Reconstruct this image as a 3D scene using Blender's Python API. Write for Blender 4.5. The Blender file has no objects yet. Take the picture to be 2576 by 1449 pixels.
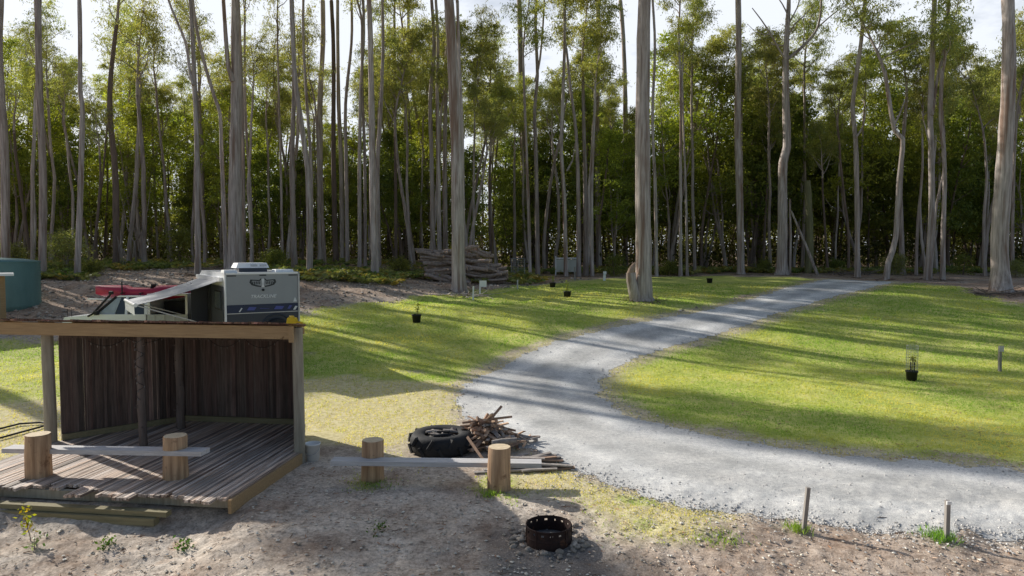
import bpy, math, random
import numpy as np
from mathutils import Vector, Matrix

random.seed(11)
rng = np.random.default_rng(11)
PI = math.pi
sc = bpy.context.scene
COL = sc.collection

# ------------------------------------------------------------------ camera
F, CX, CY = 1717.0, 1288.0, 724.5          # the photograph measured at 2576 x 1449
CAMZ = 4.4
PITCH = math.atan((724.5 - 640.0) / F)
cp, sp = math.cos(PITCH), math.sin(PITCH)
cam = bpy.data.cameras.new('camera')
camo = bpy.data.objects.new('camera', cam)
COL.objects.link(camo)
camo.location = (0, 0, CAMZ)
camo.rotation_euler = (PI / 2 - PITCH, 0, 0)
cam.sensor_width = 36.0
cam.lens = 36.0 * F / 2576.0
cam.clip_start = 0.1
cam.clip_end = 3000
sc.camera = camo

# ------------------------------------------------------------------ noise / terrain
def _hash(ix, iy, seed):
    h = (ix.astype(np.int64) * 374761393 + iy.astype(np.int64) * 668265263 + seed * 1442695041) & 0xFFFFFFFF
    h = ((h ^ (h >> 13)) * 1274126177) & 0xFFFFFFFF
    h = h ^ (h >> 16)
    return (h & 0xFFFF) / 65535.0

def vnoise(x, y, seed=0):
    x = np.asarray(x, float); y = np.asarray(y, float)
    ix = np.floor(x); iy = np.floor(y)
    fx = x - ix; fy = y - iy
    fx = fx * fx * (3 - 2 * fx); fy = fy * fy * (3 - 2 * fy)
    a = _hash(ix, iy, seed); b = _hash(ix + 1, iy, seed)
    c = _hash(ix, iy + 1, seed); d = _hash(ix + 1, iy + 1, seed)
    return (a * (1 - fx) + b * fx) * (1 - fy) + (c * (1 - fx) + d * fx) * fy

def fbm(x, y, seed=0, octv=4):
    s = 0; a = 0.5; t = 0
    for o in range(octv):
        s = s + a * vnoise(np.asarray(x) * 2 ** o, np.asarray(y) * 2 ** o, seed + o * 17); t += a; a *= 0.5
    return s / t - 0.5

def sstep(a, b, x):
    t = np.clip((np.asarray(x, float) - a) / (b - a), 0, 1)
    return t * t * (3 - 2 * t)

_fy = np.arange(-60, 700, 0.5)
def _prof(ys, zs, s=3):
    z = np.interp(_fy, ys, zs)
    k = np.exp(-0.5 * (np.arange(-12, 13) / s) ** 2); k /= k.sum()
    return np.convolve(np.pad(z, 12, mode='edge'), k, 'valid')
PL = _prof([-60, 16, 20, 22, 25.5, 28.5, 34, 38, 43, 50, 60, 80, 120, 700], [0, 0, .30, .42, .50, .88, 1.3, 2.0, 2.9, 3.3, 3.6, 4.0, 4.5, 6])
PR = _prof([-60, 18, 26, 33, 40, 50, 60, 80, 120, 700], [0, 0, .32, 1.3, 2.1, 2.6, 2.85, 3.2, 3.8, 6])

def G(x, y):
    x = np.asarray(x, float); y = np.asarray(y, float)
    w = sstep(-13, -2, x)
    z = np.interp(y, _fy, PL) * (1 - w) + np.interp(y, _fy, PR) * w
    z = z - 0.15 * sstep(11.7, 8.5, y) - 0.22 * sstep(11.9, 11.1, y) * sstep(-4.2, -5.4, x)
    z = z + fbm(x / 7, y / 7, 3, 3) * 0.30 * sstep(17, 26, y)
    bank = sstep(35, 38, y) * sstep(48, 44, y) * sstep(7, 2, x)
    z = z + fbm(x / 1.3, y / 1.3, 9, 4) * 0.40 * bank
    near = sstep(13.2, 11.0, y)
    z = z + fbm(x / 0.9, y / 0.9, 21, 4) * 0.16 * near + fbm(x / .22, y / .22, 23, 3) * .045 * sstep(15, 12, y)
    z = z + fbm(x / 1.5, y / 1.5, 5, 4) * 0.05
    return z

def gz(x, y):
    return float(G(np.array([x]), np.array([y]))[0])

def ray(u, v):
    a = (u - CX) / F; b = (CY - v) / F
    return np.array([a, cp + b * sp, -sp + b * cp])

def px(u, v, Y):
    d = ray(u, v); t = Y / d[1]
    return Vector((d[0] * t, Y, CAMZ + d[2] * t))

_ts = np.arange(5, 260, 0.04)
def pg(u, v):
    d = ray(u, v)
    x = d[0] * _ts; y = d[1] * _ts; z = CAMZ + d[2] * _ts
    h = z - G(x, y)
    i = np.argmax(h < 0)
    if h[i] >= 0: i = len(_ts) - 1
    return Vector((x[i], y[i], gz(x[i], y[i])))

def poly(pts):
    return np.array([pg(u, v)[:2] for u, v in pts])

def sdist(P, x, y):
    """signed distance, positive inside"""
    n = len(P); d = np.full(x.shape, 1e9); ins = np.zeros(x.shape, bool)
    for i in range(n):
        ax, ay = P[i]; bx, by = P[(i + 1) % n]
        ex, ey = bx - ax, by - ay
        t = np.clip(((x - ax) * ex + (y - ay) * ey) / (ex * ex + ey * ey + 1e-9), 0, 1)
        d = np.minimum(d, np.hypot(x - ax - t * ex, y - ay - t * ey))
        c = ((ay > y) != (by > y)) & (x < (bx - ax) * (y - ay) / (by - ay + 1e-12) + ax)
        ins ^= c
    return np.where(ins, d, -d)

# ------------------------------------------------------------------ mesh builder
class MB:
    def __init__(s):
        s.V = []; s.T = []; s.F = {}; s.n = 0
    def add(s, V, Fc, mat=0, tint=1.0, smooth=False):
        V = np.asarray(V, float); Fc = np.asarray(Fc, int)
        t = np.ones((len(V), 4)); tt = np.asarray(tint, float)
        if tt.ndim == 0: t[:, :3] = tt
        elif tt.ndim == 1 and len(tt) == 3 and len(V) != 3: t[:, :3] = tt
        elif tt.ndim == 1: t[:, :3] = tt[:, None]
        else: t[:, :3] = tt[:, :3]
        s.V.append(V); s.T.append(t)
        s.F.setdefault(Fc.shape[1], []).append((Fc + s.n, np.full(len(Fc), mat), np.full(len(Fc), smooth)))
        s.n += len(V)
        return s
    def poly(s, pts, mat=0, tint=1.0):
        return s.add(pts, [list(range(len(pts)))], mat, tint)
    def box(s, c, size, R=None, mat=0, tint=1.0, taper=1.0):
        hx, hy, hz = [q / 2 for q in size]
        v = np.array([[x * hx * (taper if z > 0 else 1), y * hy * (taper if z > 0 else 1), z * hz] for z in (-1, 1) for y in (-1, 1) for x in (-1, 1)])
        if R is not None: v = v @ np.array(R.to_3x3()).T
        v = v + np.array(c)
        f = [[0, 2, 3, 1], [4, 5, 7, 6], [0, 1, 5, 4], [2, 6, 7, 3], [0, 4, 6, 2], [1, 3, 7, 5]]
        return s.add(v, f, mat, tint)
    def bar(s, p0, p1, w, h, mat=0, tint=1.0, up=(0, 0, 1)):
        p0 = Vector(p0); p1 = Vector(p1); d = p1 - p0; L = d.length; d.normalize()
        upv = Vector(up)
        if abs(d.dot(upv)) > .98: upv = Vector((0, 1, 0))
        sx = d.cross(upv).normalized(); uz = sx.cross(d)
        R = Matrix((sx, d, uz)).transposed()
        return s.box((p0 + p1) / 2, (w, L, h), R, mat, tint)
    def tube(s, pts, rad, n=8, mat=0, tint=1.0, cap=True, rough=0.0, smooth=True, capmat=None):
        pts = [Vector(p) for p in pts]; m = len(pts)
        if not hasattr(rad, '__len__'): rad = [rad] * m
        V = []; prev = None
        for i, p in enumerate(pts):
            d = (pts[min(i + 1, m - 1)] - pts[max(i - 1, 0)]).normalized()
            if prev is None:
                a = Vector((1, 0, 0)) if abs(d.x) < .8 else Vector((0, 1, 0))
                sx = (a - d * a.dot(d)).normalized()
            else:
                sx = (prev - d * prev.dot(d)).normalized()
            prev = sx; sy = d.cross(sx)
            for k in range(n):
                a = 2 * PI * k / n
                r = rad[i] * (1 + (random.uniform(-rough, rough) if rough else 0))
                V.append(p + sx * math.cos(a) * r + sy * math.sin(a) * r)
        f = [[i * n + k, i * n + (k + 1) % n, (i + 1) * n + (k + 1) % n, (i + 1) * n + k] for i in range(m - 1) for k in range(n)]
        s.add(V, f, mat, tint, smooth)
        if cap:
            b = s.n
            cm = mat if capmat is None else capmat
            s.add(V[:n], [list(range(n))[::-1]], cm, tint); s.add(V[-n:], [list(range(n))], cm, tint)
        return s
    def lathe(s, prof, n=24, c=(0, 0, 0), mat=0, tint=1.0, smooth=True, close=False):
        V = []; m = len(prof)
        for r, z in prof:
            for k in range(n):
                a = 2 * PI * k / n
                V.append((c[0] + r * math.cos(a), c[1] + r * math.sin(a), c[2] + z))
        f = [[i * n + k, i * n + (k + 1) % n, (i + 1) * n + (k + 1) % n, (i + 1) * n + k] for i in range(m - 1) for k in range(n)]
        s.add(V, f, mat, tint, smooth)
        return s
    def leaves(s, C, L, W, droop=0.5, mat=0, tint=None, bias=None):
        C = np.asarray(C); n = len(C)
        d = rng.normal(size=(n, 3)); d /= np.linalg.norm(d, axis=1)[:, None]
        d[:, 2] -= droop
        if bias is not None: d += bias
        d /= np.linalg.norm(d, axis=1)[:, None] + 1e-9
        q = rng.normal(size=(n, 3)); sd = np.cross(d, q); sd /= np.linalg.norm(sd, axis=1)[:, None] + 1e-9
        L = (L * rng.uniform(.65, 1.3, n))[:, None]; W = (W * rng.uniform(.7, 1.3, n))[:, None]
        V = np.stack([C, C + d * L * .45 + sd * W * .5, C + d * L, C + d * L * .45 - sd * W * .5], 1).reshape(-1, 3)
        f = np.arange(4 * n).reshape(n, 4)
        if tint is None: tint = np.ones((n, 3))
        return s.add(V, f, mat, np.repeat(tint, 4, axis=0))
    def mesh(s, name, mats):
        me = bpy.data.meshes.new(name)
        V = np.concatenate(s.V); T = np.concatenate(s.T)
        me.vertices.add(len(V)); me.vertices.foreach_set('co', V.astype(np.float32).ravel())
        loops = []; starts = []; tot = []; mi = []; sm = []; o = 0
        for k, bl in s.F.items():
            f = np.concatenate([b[0] for b in bl]); mi.append(np.concatenate([b[1] for b in bl])); sm.append(np.concatenate([b[2] for b in bl]))
            loops.append(f.ravel()); starts.append(o + np.arange(len(f)) * k); tot.append(np.full(len(f), k)); o += f.size
        loops = np.concatenate(loops); starts = np.concatenate(starts)
        me.loops.add(len(loops)); me.loops.foreach_set('vertex_index', loops.astype(np.int32))
        me.polygons.add(len(starts)); me.polygons.foreach_set('loop_start', starts.astype(np.int32))
        me.polygons.foreach_set('material_index', np.concatenate(mi).astype(np.int32))
        me.polygons.foreach_set('use_smooth', np.concatenate(sm).astype(bool))
        a = me.attributes.new('tint', 'FLOAT_COLOR', 'POINT'); a.data.foreach_set('color', T.astype(np.float32).ravel())
        for m in (mats if isinstance(mats, (list, tuple)) else [mats]): me.materials.append(m)
        me.update(calc_edges=True); me.validate()
        return me
    def obj(s, name, mats, parent=None, loc=None, rotz=0):
        return link(name, s.mesh(name, mats), parent, loc, rotz)

def link(name, me, parent=None, loc=None, rotz=0):
    o = bpy.data.objects.new(name, me); COL.objects.link(o)
    if parent is not None: o.parent = parent
    if loc is not None: o.location = loc
    if rotz: o.rotation_euler = (0, 0, rotz)
    return o

def tag(o, label=None, cat=None, group=None, kind=None):
    if label: o['label'] = label
    if cat: o['category'] = cat
    if group: o['group'] = group
    if kind: o['kind'] = kind
    return o

def empty(name, label, cat, loc=(0, 0, 0), rotz=0, group=None):
    o = bpy.data.objects.new(name, None); COL.objects.link(o)
    o.location = loc; o.rotation_euler = (0, 0, rotz); o.empty_display_size = .2
    return tag(o, label, cat, group)

# ------------------------------------------------------------------ materials
def newmat(name):
    m = bpy.data.materials.new(name); m.use_nodes = True
    nt = m.node_tree; nt.nodes.clear()
    return m, nt, nt.nodes, nt.links

def ramp(N, stops):
    r = N.new('ShaderNodeValToRGB')
    while len(r.color_ramp.elements) < len(stops): r.color_ramp.elements.new(.5)
    for e, (p, c) in zip(r.color_ramp.elements, stops):
        e.position = p; e.color = (*c, 1) if len(c) == 3 else c
    return r

def mixc(N, L, a, b, fac, mode='MIX'):
    m = N.new('ShaderNodeMix'); m.data_type = 'RGBA'; m.blend_type = mode
    for sock, val in ((m.inputs[6], a), (m.inputs[7], b), (m.inputs[0], fac)):
        if hasattr(val, 'is_output'): L.new(val, sock)
        else: sock.default_value = (*val, 1) if isinstance(val, tuple) else val
    return m.outputs[2]

def mathn(N, L, op, a, b=0.0, clamp=False):
    m = N.new('ShaderNodeMath'); m.operation = op; m.use_clamp = clamp
    for sock, val in ((m.inputs[0], a), (m.inputs[1], b)):
        if hasattr(val, 'is_output'): L.new(val, sock)
        else: sock.default_value = val
    return m.outputs[0]

def noise(N, L, vec, scale, detail=5, rough=.6):
    n = N.new('ShaderNodeTexNoise'); n.inputs['Scale'].default_value = scale
    n.inputs['Detail'].default_value = detail; n.inputs['Roughness'].default_value = rough
    L.new(vec, n.inputs['Vector'])
    return n.outputs['Fac']

def M(name, c1, c2=None, scale=(8, 8, 8), rough=.7, bump=.15, metal=0.0, spec=.3, objrand=0.0, lo=.3, hi=.7, blot=None, coat=0.0):
    m, nt, N, L = newmat(name)
    c2 = c2 or tuple(min(1, q * .8) for q in c1)
    tc = N.new('ShaderNodeTexCoord'); mp = N.new('ShaderNodeMapping'); mp.inputs['Scale'].default_value = scale
    L.new(tc.outputs['Object'], mp.inputs['Vector'])
    if objrand:
        oi = N.new('ShaderNodeObjectInfo')
        cx = N.new('ShaderNodeCombineXYZ')
        L.new(mathn(N, L, 'MULTIPLY', oi.outputs['Random'], 37.0), cx.inputs[0]); L.new(mathn(N, L, 'MULTIPLY', oi.outputs['Random'], 91.0), cx.inputs[2])
        L.new(cx.outputs[0], mp.inputs['Location'])
    nz = noise(N, L, mp.outputs['Vector'], 1.0, 6, .65)
    r = ramp(N, [(lo, c1), (hi, c2)]); L.new(nz, r.inputs[0])
    col = r.outputs[0]
    if blot:
        bc, bs, b0, b1 = blot
        bn = noise(N, L, tc.outputs['Object'] if not objrand else mp.outputs['Vector'], bs, 4, .6)
        br = ramp(N, [(b0, (0, 0, 0)), (b1, (1, 1, 1))]); L.new(bn, br.inputs[0])
        col = mixc(N, L, col, bc, br.outputs[0])
    at = N.new('ShaderNodeAttribute'); at.attribute_name = 'tint'
    col = mixc(N, L, col, at.outputs['Color'], 1.0, 'MULTIPLY')
    if objrand:
        hv = N.new('ShaderNodeHueSaturation')
        mr = N.new('ShaderNodeMapRange'); L.new(oi.outputs['Random'], mr.inputs[0]); mr.inputs[3].default_value = 1 - objrand; mr.inputs[4].default_value = 1 + objrand
        L.new(mr.outputs[0], hv.inputs['Value']); L.new(col, hv.inputs['Color']); col = hv.outputs[0]
    p = N.new('ShaderNodeBsdfPrincipled'); L.new(col, p.inputs['Base Color'])
    p.inputs['Roughness'].default_value = rough; p.inputs['Metallic'].default_value = metal
    p.inputs['Specular IOR Level'].default_value = spec; p.inputs['Coat Weight'].default_value = coat
    if bump:
        b = N.new('ShaderNodeBump'); b.inputs['Strength'].default_value = bump; b.inputs['Distance'].default_value = .03
        L.new(nz, b.inputs['Height']); L.new(b.outputs[0], p.inputs['Normal'])
    o = N.new('ShaderNodeOutputMaterial'); L.new(p.outputs[0], o.inputs[0])
    return m

def leafmat(name, c, trans=.45, tcol=None, rough=.5, spec=.3, objrand=.2):
    m, nt, N, L = newmat(name)
    at = N.new('ShaderNodeAttribute'); at.attribute_name = 'tint'
    col = mixc(N, L, c, at.outputs['Color'], 1.0, 'MULTIPLY')
    oi = N.new('ShaderNodeObjectInfo'); hv = N.new('ShaderNodeHueSaturation')
    mr = N.new('ShaderNodeMapRange'); L.new(oi.outputs['Random'], mr.inputs[0]); mr.inputs[3].default_value = 1 - objrand; mr.inputs[4].default_value = 1 + objrand
    mh = N.new('ShaderNodeMapRange'); L.new(oi.outputs['Random'], mh.inputs[0]); mh.inputs[3].default_value = .485; mh.inputs[4].default_value = .515
    L.new(mr.outputs[0], hv.inputs['Value']); L.new(mh.outputs[0], hv.inputs['Hue']); L.new(col, hv.inputs['Color']); col = hv.outputs[0]
    p = N.new('ShaderNodeBsdfPrincipled'); L.new(col, p.inputs['Base Color']); p.inputs['Roughness'].default_value = rough
    p.inputs['Specular IOR Level'].default_value = spec
    t = N.new('ShaderNodeBsdfTranslucent'); L.new(mixc(N, L, col, tcol or (1.5, 1.45, .6), 1.0, 'MULTIPLY'), t.inputs[0])
    mx = N.new('ShaderNodeMixShader'); mx.inputs[0].default_value = trans
    L.new(p.outputs[0], mx.inputs[1]); L.new(t.outputs[0], mx.inputs[2])
    o = N.new('ShaderNodeOutputMaterial'); L.new(mx.outputs[0], o.inputs[0])
    return m

# ground: zone attribute  R lawn, G straw, B leaf litter, A ash
def groundmat():
    m, nt, N, L = newmat('ground_soil')
    tc = N.new('ShaderNodeTexCoord'); P = tc.outputs['Object']
    z = N.new('ShaderNodeAttribute'); z.attribute_name = 'zone'
    sep = N.new('ShaderNodeSeparateColor'); L.new(z.outputs['Color'], sep.inputs[0])
    n1 = noise(N, L, P, .8, 6, .65); n2 = noise(N, L, P, 7, 6, .7); n3 = noise(N, L, P, 38, 4, .7); n4 = noise(N, L, P, .25, 4)
    r1 = ramp(N, [(.30, (.36, .265, .20)), (.48, (.58, .49, .405)), (.62, (.70, .62, .53)), (.75, (.60, .40, .265))]); L.new(n1, r1.inputs[0])
    dirt = r1.outputs[0]
    n5 = noise(N, L, P, 21, 5, .75); n2b = mathn(N, L, 'ADD', mathn(N, L, 'MULTIPLY', n2, .5), mathn(N, L, 'MULTIPLY', n5, .5)); rr = ramp(N, [(.37, (.40, .385, .37)), (.60, (1.2, 1.19, 1.18))]); L.new(n2b, rr.inputs[0]); dirt = mixc(N, L, dirt, rr.outputs[0], 1.0, 'MULTIPLY')
    vo = N.new('ShaderNodeTexVoronoi'); vo.inputs['Scale'].default_value = 16; L.new(P, vo.inputs['Vector'])
    vm = ramp(N, [(.16, (1, 1, 1)), (.26, (0, 0, 0))]); L.new(vo.outputs['Distance'], vm.inputs[0])
    vs = N.new('ShaderNodeSeparateColor'); L.new(vo.outputs['Color'], vs.inputs[0])
    vsel = mathn(N, L, 'GREATER_THAN', vs.outputs[0], .62)
    peb = mixc(N, L, (.16, .14, .13), (.55, .51, .47), vs.outputs[1])
    dirt = mixc(N, L, dirt, peb, mathn(N, L, 'MULTIPLY', mathn(N, L, 'MULTIPLY', vm.outputs[0], vsel), .8))
    # litter
    rl = ramp(N, [(.3, (.18, .115, .08)), (.5, (.42, .29, .21)), (.72, (.62, .49, .39))]); L.new(n2, rl.inputs[0])
    c = mixc(N, L, dirt, rl.outputs[0], sep.outputs[2])
    # straw
    rs = ramp(N, [(.3, (.50, .42, .20)), (.55, (.76, .67, .37)), (.75, (.84, .78, .56))]); L.new(n2, rs.inputs[0])
    fs = mathn(N, L, 'MULTIPLY_ADD', n3, .9); fs = mathn(N, L, 'SUBTRACT', mathn(N, L, 'ADD', sep.outputs[1], mathn(N, L, 'MULTIPLY', n3, .8)), .45, True)
    fs = mathn(N, L, 'MULTIPLY', fs, mathn(N, L, 'MULTIPLY', sep.outputs[1], 2.2, True), True)
    c = mixc(N, L, c, rs.outputs[0], fs)
    # lawn
    rg = ramp(N, [(.30, (.24, .34, .06)), (.46, (.47, .53, .12)), (.60, (.70, .68, .22)), (.74, (.78, .70, .36))])
    mixn = mathn(N, L, 'ADD', mathn(N, L, 'MULTIPLY', n1, .55), mathn(N, L, 'MULTIPLY', n2, .45)); L.new(mixn, rg.inputs[0])
    fg = mathn(N, L, 'SUBTRACT', mathn(N, L, 'ADD', sep.outputs[0], mathn(N, L, 'MULTIPLY', n2, .6)), .3, True)
    fg = mathn(N, L, 'MULTIPLY', fg, mathn(N, L, 'MULTIPLY', sep.outputs[0], 2.5, True), True)
    c = mixc(N, L, c, rg.outputs[0], fg)
    # ash
    ra = ramp(N, [(.32, (.06, .056, .055)), (.55, (.17, .155, .145)), (.7, (.40, .37, .34))]); L.new(n3, ra.inputs[0])
    fa = mathn(N, L, 'SUBTRACT', mathn(N, L, 'ADD', z.outputs['Alpha'], mathn(N, L, 'MULTIPLY', n2, .7)), .4, True)
    fa = mathn(N, L, 'MULTIPLY', fa, mathn(N, L, 'MULTIPLY', z.outputs['Alpha'], 2.0, True), True)
    c = mixc(N, L, c, ra.outputs[0], fa)
    p = N.new('ShaderNodeBsdfPrincipled'); L.new(c, p.inputs['Base Color']); p.inputs['Roughness'].default_value = .95; p.inputs['Specular IOR Level'].default_value = .1
    h = mathn(N, L, 'ADD', mathn(N, L, 'MULTIPLY', n2, 1.0), mathn(N, L, 'ADD', mathn(N, L, 'MULTIPLY', n3, .5), mathn(N, L, 'MULTIPLY', vm.outputs[0], .35)))
    b = N.new('ShaderNodeBump'); b.inputs['Strength'].default_value = .55; b.inputs['Distance'].default_value = .03; L.new(h, b.inputs['Height']); L.new(b.outputs[0], p.inputs['Normal'])
    o = N.new('ShaderNodeOutputMaterial'); L.new(p.outputs[0], o.inputs[0])
    return m

def roadmat():
    m, nt, N, L = newmat('crushed_gravel')
    tc = N.new('ShaderNodeTexCoord'); P = tc.outputs['Object']
    n1 = noise(N, L, P, .7, 5, .6); n2 = noise(N, L, P, 9, 5, .7); n3 = noise(N, L, P, 60, 3, .7)
    r = ramp(N, [(.3, (.52, .515, .505)), (.5, (.73, .715, .69)), (.7, (.85, .82, .78))]); L.new(n1, r.inputs[0])
    r2 = ramp(N, [(.3, (.80, .80, .81)), (.66, (1.14, 1.14, 1.12))]); L.new(n2, r2.inputs[0]); c = mixc(N, L, r.outputs[0], r2.outputs[0], 1.0, 'MULTIPLY')
    r3 = ramp(N, [(.32, (.58, .58, .59)), (.56, (1.16, 1.16, 1.15))]); L.new(n3, r3.inputs[0]); c = mixc(N, L, c, r3.outputs[0], 1.0, 'MULTIPLY')
    at = N.new('ShaderNodeAttribute'); at.attribute_name = 'tint'; c = mixc(N, L, c, at.outputs['Color'], 1.0, 'MULTIPLY')
    p = N.new('ShaderNodeBsdfPrincipled'); L.new(c, p.inputs['Base Color']); p.inputs['Roughness'].default_value = .95; p.inputs['Specular IOR Level'].default_value = .15
    b = N.new('ShaderNodeBump'); b.inputs['Strength'].default_value = .7; b.inputs['Distance'].default_value = .02
    L.new(mathn(N, L, 'ADD', n2, n3), b.inputs['Height']); L.new(b.outputs[0], p.inputs['Normal'])
    o = N.new('ShaderNodeOutputMaterial'); L.new(p.outputs[0], o.inputs[0])
    return m

MG = groundmat(); MR = roadmat()
BARK = [M('pale_gum_bark', (.66, .58, .53), (.31, .25, .215), (9, 9, .5), .85, .6, lo=.36, hi=.64, blot=((.27, .18, .135), .28, .52, .66), objrand=.12),
        M('grey_brown_bark', (.50, .42, .37), (.22, .165, .14), (8, 8, .5), .9, .6, lo=.36, hi=.64, blot=((.40, .36, .34), .4, .54, .72), objrand=.14),
        M('dark_stringy_bark', (.27, .20, .165), (.13, .095, .075), (9, 9, .7), .9, .6, objrand=.15),
        M('mossy_bark', (.30, .29, .15), (.17, .16, .09), (6, 6, .8), .9, .5)]
LEAF_GUM = leafmat('gum_leaves', (.30, .315, .145), .5, (1.4, 1.4, .62))
LEAF_WATTLE = leafmat('wattle_leaves', (.305, .325, .095), .52, (1.42, 1.44, .45))
LEAF_DARK = leafmat('dark_understorey_leaves', (.205, .225, .085), .5, (1.5, 1.5, .55))
LEAF_FERN = leafmat('fern_fronds', (.26, .28, .12), .4, (1.3, 1.3, .6))
LEAF_GRASS = leafmat('grass_blades', (.66, .68, .20), .5, (1.35, 1.3, .6), objrand=0.0)
TWIG = M('dead_twigs', (.30, .25, .21), (.16, .125, .10), (6, 6, 6), .9, .2)

# ------------------------------------------------------------------ zones (outlined once on the ground)
ROAD = poly([(2085, 702), (2010, 716), (1930, 738), (1850, 762), (1750, 784), (1650, 800), (1560, 816), (1480, 836), (1400, 858), (1310, 893), (1235, 930),
             (1175, 968), (1150, 1005), (1160, 1050), (1230, 1095), (1330, 1130), (1430, 1172), (1520, 1215), (1650, 1256), (1800, 1290), (1960, 1312), (2150, 1335),
             (2400, 1347), (2700, 1368), (3300, 1400), (3300, 1230), (2700, 1192), (2576, 1184), (2450, 1170), (2300, 1158), (2100, 1143), (1900, 1118), (1750, 1088), (1640, 1062), (1560, 1030),
             (1518, 998), (1508, 960), (1540, 928), (1600, 903), (1680, 878), (1780, 850), (1880, 820), (1950, 792), (2050, 762), (2150, 736), (2250, 709)])
LAWN_L = poly([(700, 800), (760, 792), (900, 762), (1000, 752), (1110, 742), (1250, 724), (1400, 712), (1500, 702), (1640, 696), (1800, 694), (1950, 697), (2085, 702), (2010, 716), (1930, 738), (1850, 762),
               (1750, 784), (1650, 800), (1560, 816), (1480, 836), (1400, 858), (1310, 893), (1235, 930), (1150, 962), (1000, 950), (860, 946), (700, 935)])
LAWN_R = poly([(2250, 709), (2420, 722), (2480, 752), (2576, 765), (3200, 775), (3300, 1230), (2576, 1184), (2450, 1170), (2300, 1158), (2100, 1143), (1900, 1118), (1750, 1088), (1640, 1062), (1560, 1030),
               (1518, 998), (1508, 960), (1540, 928), (1600, 903), (1680, 878), (1780, 850), (1880, 820), (1950, 792), (2050, 762), (2150, 736)])
STRAW = poly([(500, 925), (860, 930), (1150, 945), (1160, 1050), (1120, 1090), (1000, 1130), (760, 1120), (500, 1120)])
STRAW2 = poly([(1290, 1120), (1430, 1172), (1520, 1215), (1650, 1256), (1800, 1290), (1820, 1345), (1700, 1360), (1520, 1330), (1420, 1260), (1280, 1235)])
PATCH = poly([(860, 1170), (1240, 1170), (1330, 1215), (1290, 1262), (1100, 1230), (900, 1235)])
LAWN_BACK = poly([(-700, 880), (-200, 870), (110, 860), (330, 850), (330, 1010), (110, 1000), (-700, 1040)])
STRAW_BACK = poly([(-700, 1000), (110, 985), (330, 985), (330, 1110), (110, 1180), (-700, 1220)])
ASH = poly([(1230, 1390), (1320, 1335), (1440, 1335), (1500, 1380), (1560, 1480), (1180, 1480)])
REDDIRT = poly([(1700, 1330), (1960, 1325), (2150, 1345), (2700, 1375), (2900, 1500), (1600, 1500)])

def zones(x, y):
    nz = fbm(x / 1.1, y / 1.1, 31, 4); nf = fbm(x / 3.0, y / 3.0, 37, 3)
    z = np.zeros((len(x), 4))
    rd = sdist(ROAD, x, y)
    lw = np.maximum(sdist(LAWN_L, x, y), sdist(LAWN_R, x, y))
    g = sstep(-.7, .9, lw + nz * 3.2)
    edge = 1 - .75 * sstep(-1.1 - .6 * nz, -.1, rd) * sstep(12, 14, y)
    g = g * edge
    g = np.maximum(g, .75 * sstep(-1.2, .9, sdist(LAWN_BACK, x, y) + nz * 2.6))
    g = np.maximum(g, .48 * sstep(-.2, .5, sdist(PATCH, x, y) + nz * 1.2) * sstep(-.12, .15, nz))
    s2 = sdist(STRAW2, x, y)
    g = np.maximum(g, .5 * sstep(0, .5, s2 + nz) * sstep(.02, .2, nz))
    st = np.maximum(sstep(-1.3, 1.0, sdist(STRAW, x, y) + nz * 3.0), .85 * sstep(-.8, .6, s2 + nz * 1.8))
    st = np.maximum(st, .8 * sstep(-1, .9, sdist(STRAW_BACK, x, y) + nz * 2.5))
    st = np.maximum(st, .8 * (1 - edge) * (lw > -1))
    g = np.maximum(g, .32 * st * sstep(.0, .25, nf + nz * .6))
    wl = sstep(-11, -3, x)
    lit = sstep(34, 38, y) * (1 + .0 * x) * (1 - g) * (1 - sstep(-.3, .3, rd)) * (.55 + .45 * sstep(-.1, .15, nz))
    bank = sstep(34, 37, y) * sstep(45, 42, y) * sstep(8, 3, x) * sstep(-12, -8, x)
    lit = lit * (1 - .45 * bank)
    lit = np.maximum(lit, .8 * (x < -11) * sstep(26, 34, y) * (.4 + .6 * sstep(-.1, .1, nz)))
    lit = np.maximum(lit, .45 * sstep(-.2, .4, sdist(REDDIRT, x, y) + nz))
    z[:, 0] = g; z[:, 1] = st * (1 - .3 * g); z[:, 2] = lit
    z[:, 3] = .8 * sstep(-.55, .5, sdist(ASH, x, y) + nz * 1.6)
    return z, rd

def gridmesh():
    ys = [-40, -20, -8, 0, 4, 7, 8.2]
    y = 8.6
    while y < 66: ys.append(y); y *= 1.0062
    while y < 650: ys.append(y); y *= 1.06
    ys = np.array(ys)
    t = np.concatenate([[-6, -4, -3, -2.2, -1.7, -1.4], np.linspace(-1.2, -.86, 24)[:-1], np.linspace(-.86, .86, 430), np.linspace(.86, 1.2, 24)[1:], [1.4, 1.7, 2.2, 3, 4, 6]])
    T, Y = np.meshgrid(t, ys)
    X = T * np.maximum(Y, 9)
    return X, Y

GX, GY = gridmesh()
gx, gy = GX.ravel(), GY.ravel()
gzv = G(gx, gy)
ZN, RD = zones(gx, gy)
nr, nc = GX.shape
ii = np.arange(nr * nc).reshape(nr, nc)
quads = np.stack([ii[:-1, :-1].ravel(), ii[:-1, 1:].ravel(), ii[1:, 1:].ravel(), ii[1:, :-1].ravel()], 1)
b = MB(); b.add(np.stack([gx, gy, gzv], 1), quads, smooth=True)
gme = b.mesh('ground', MG)
za = gme.attributes.new('zone', 'FLOAT_COLOR', 'POINT'); za.data.foreach_set('color', ZN.astype(np.float32).ravel())
tag(link('ground', gme), kind='structure')

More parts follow.
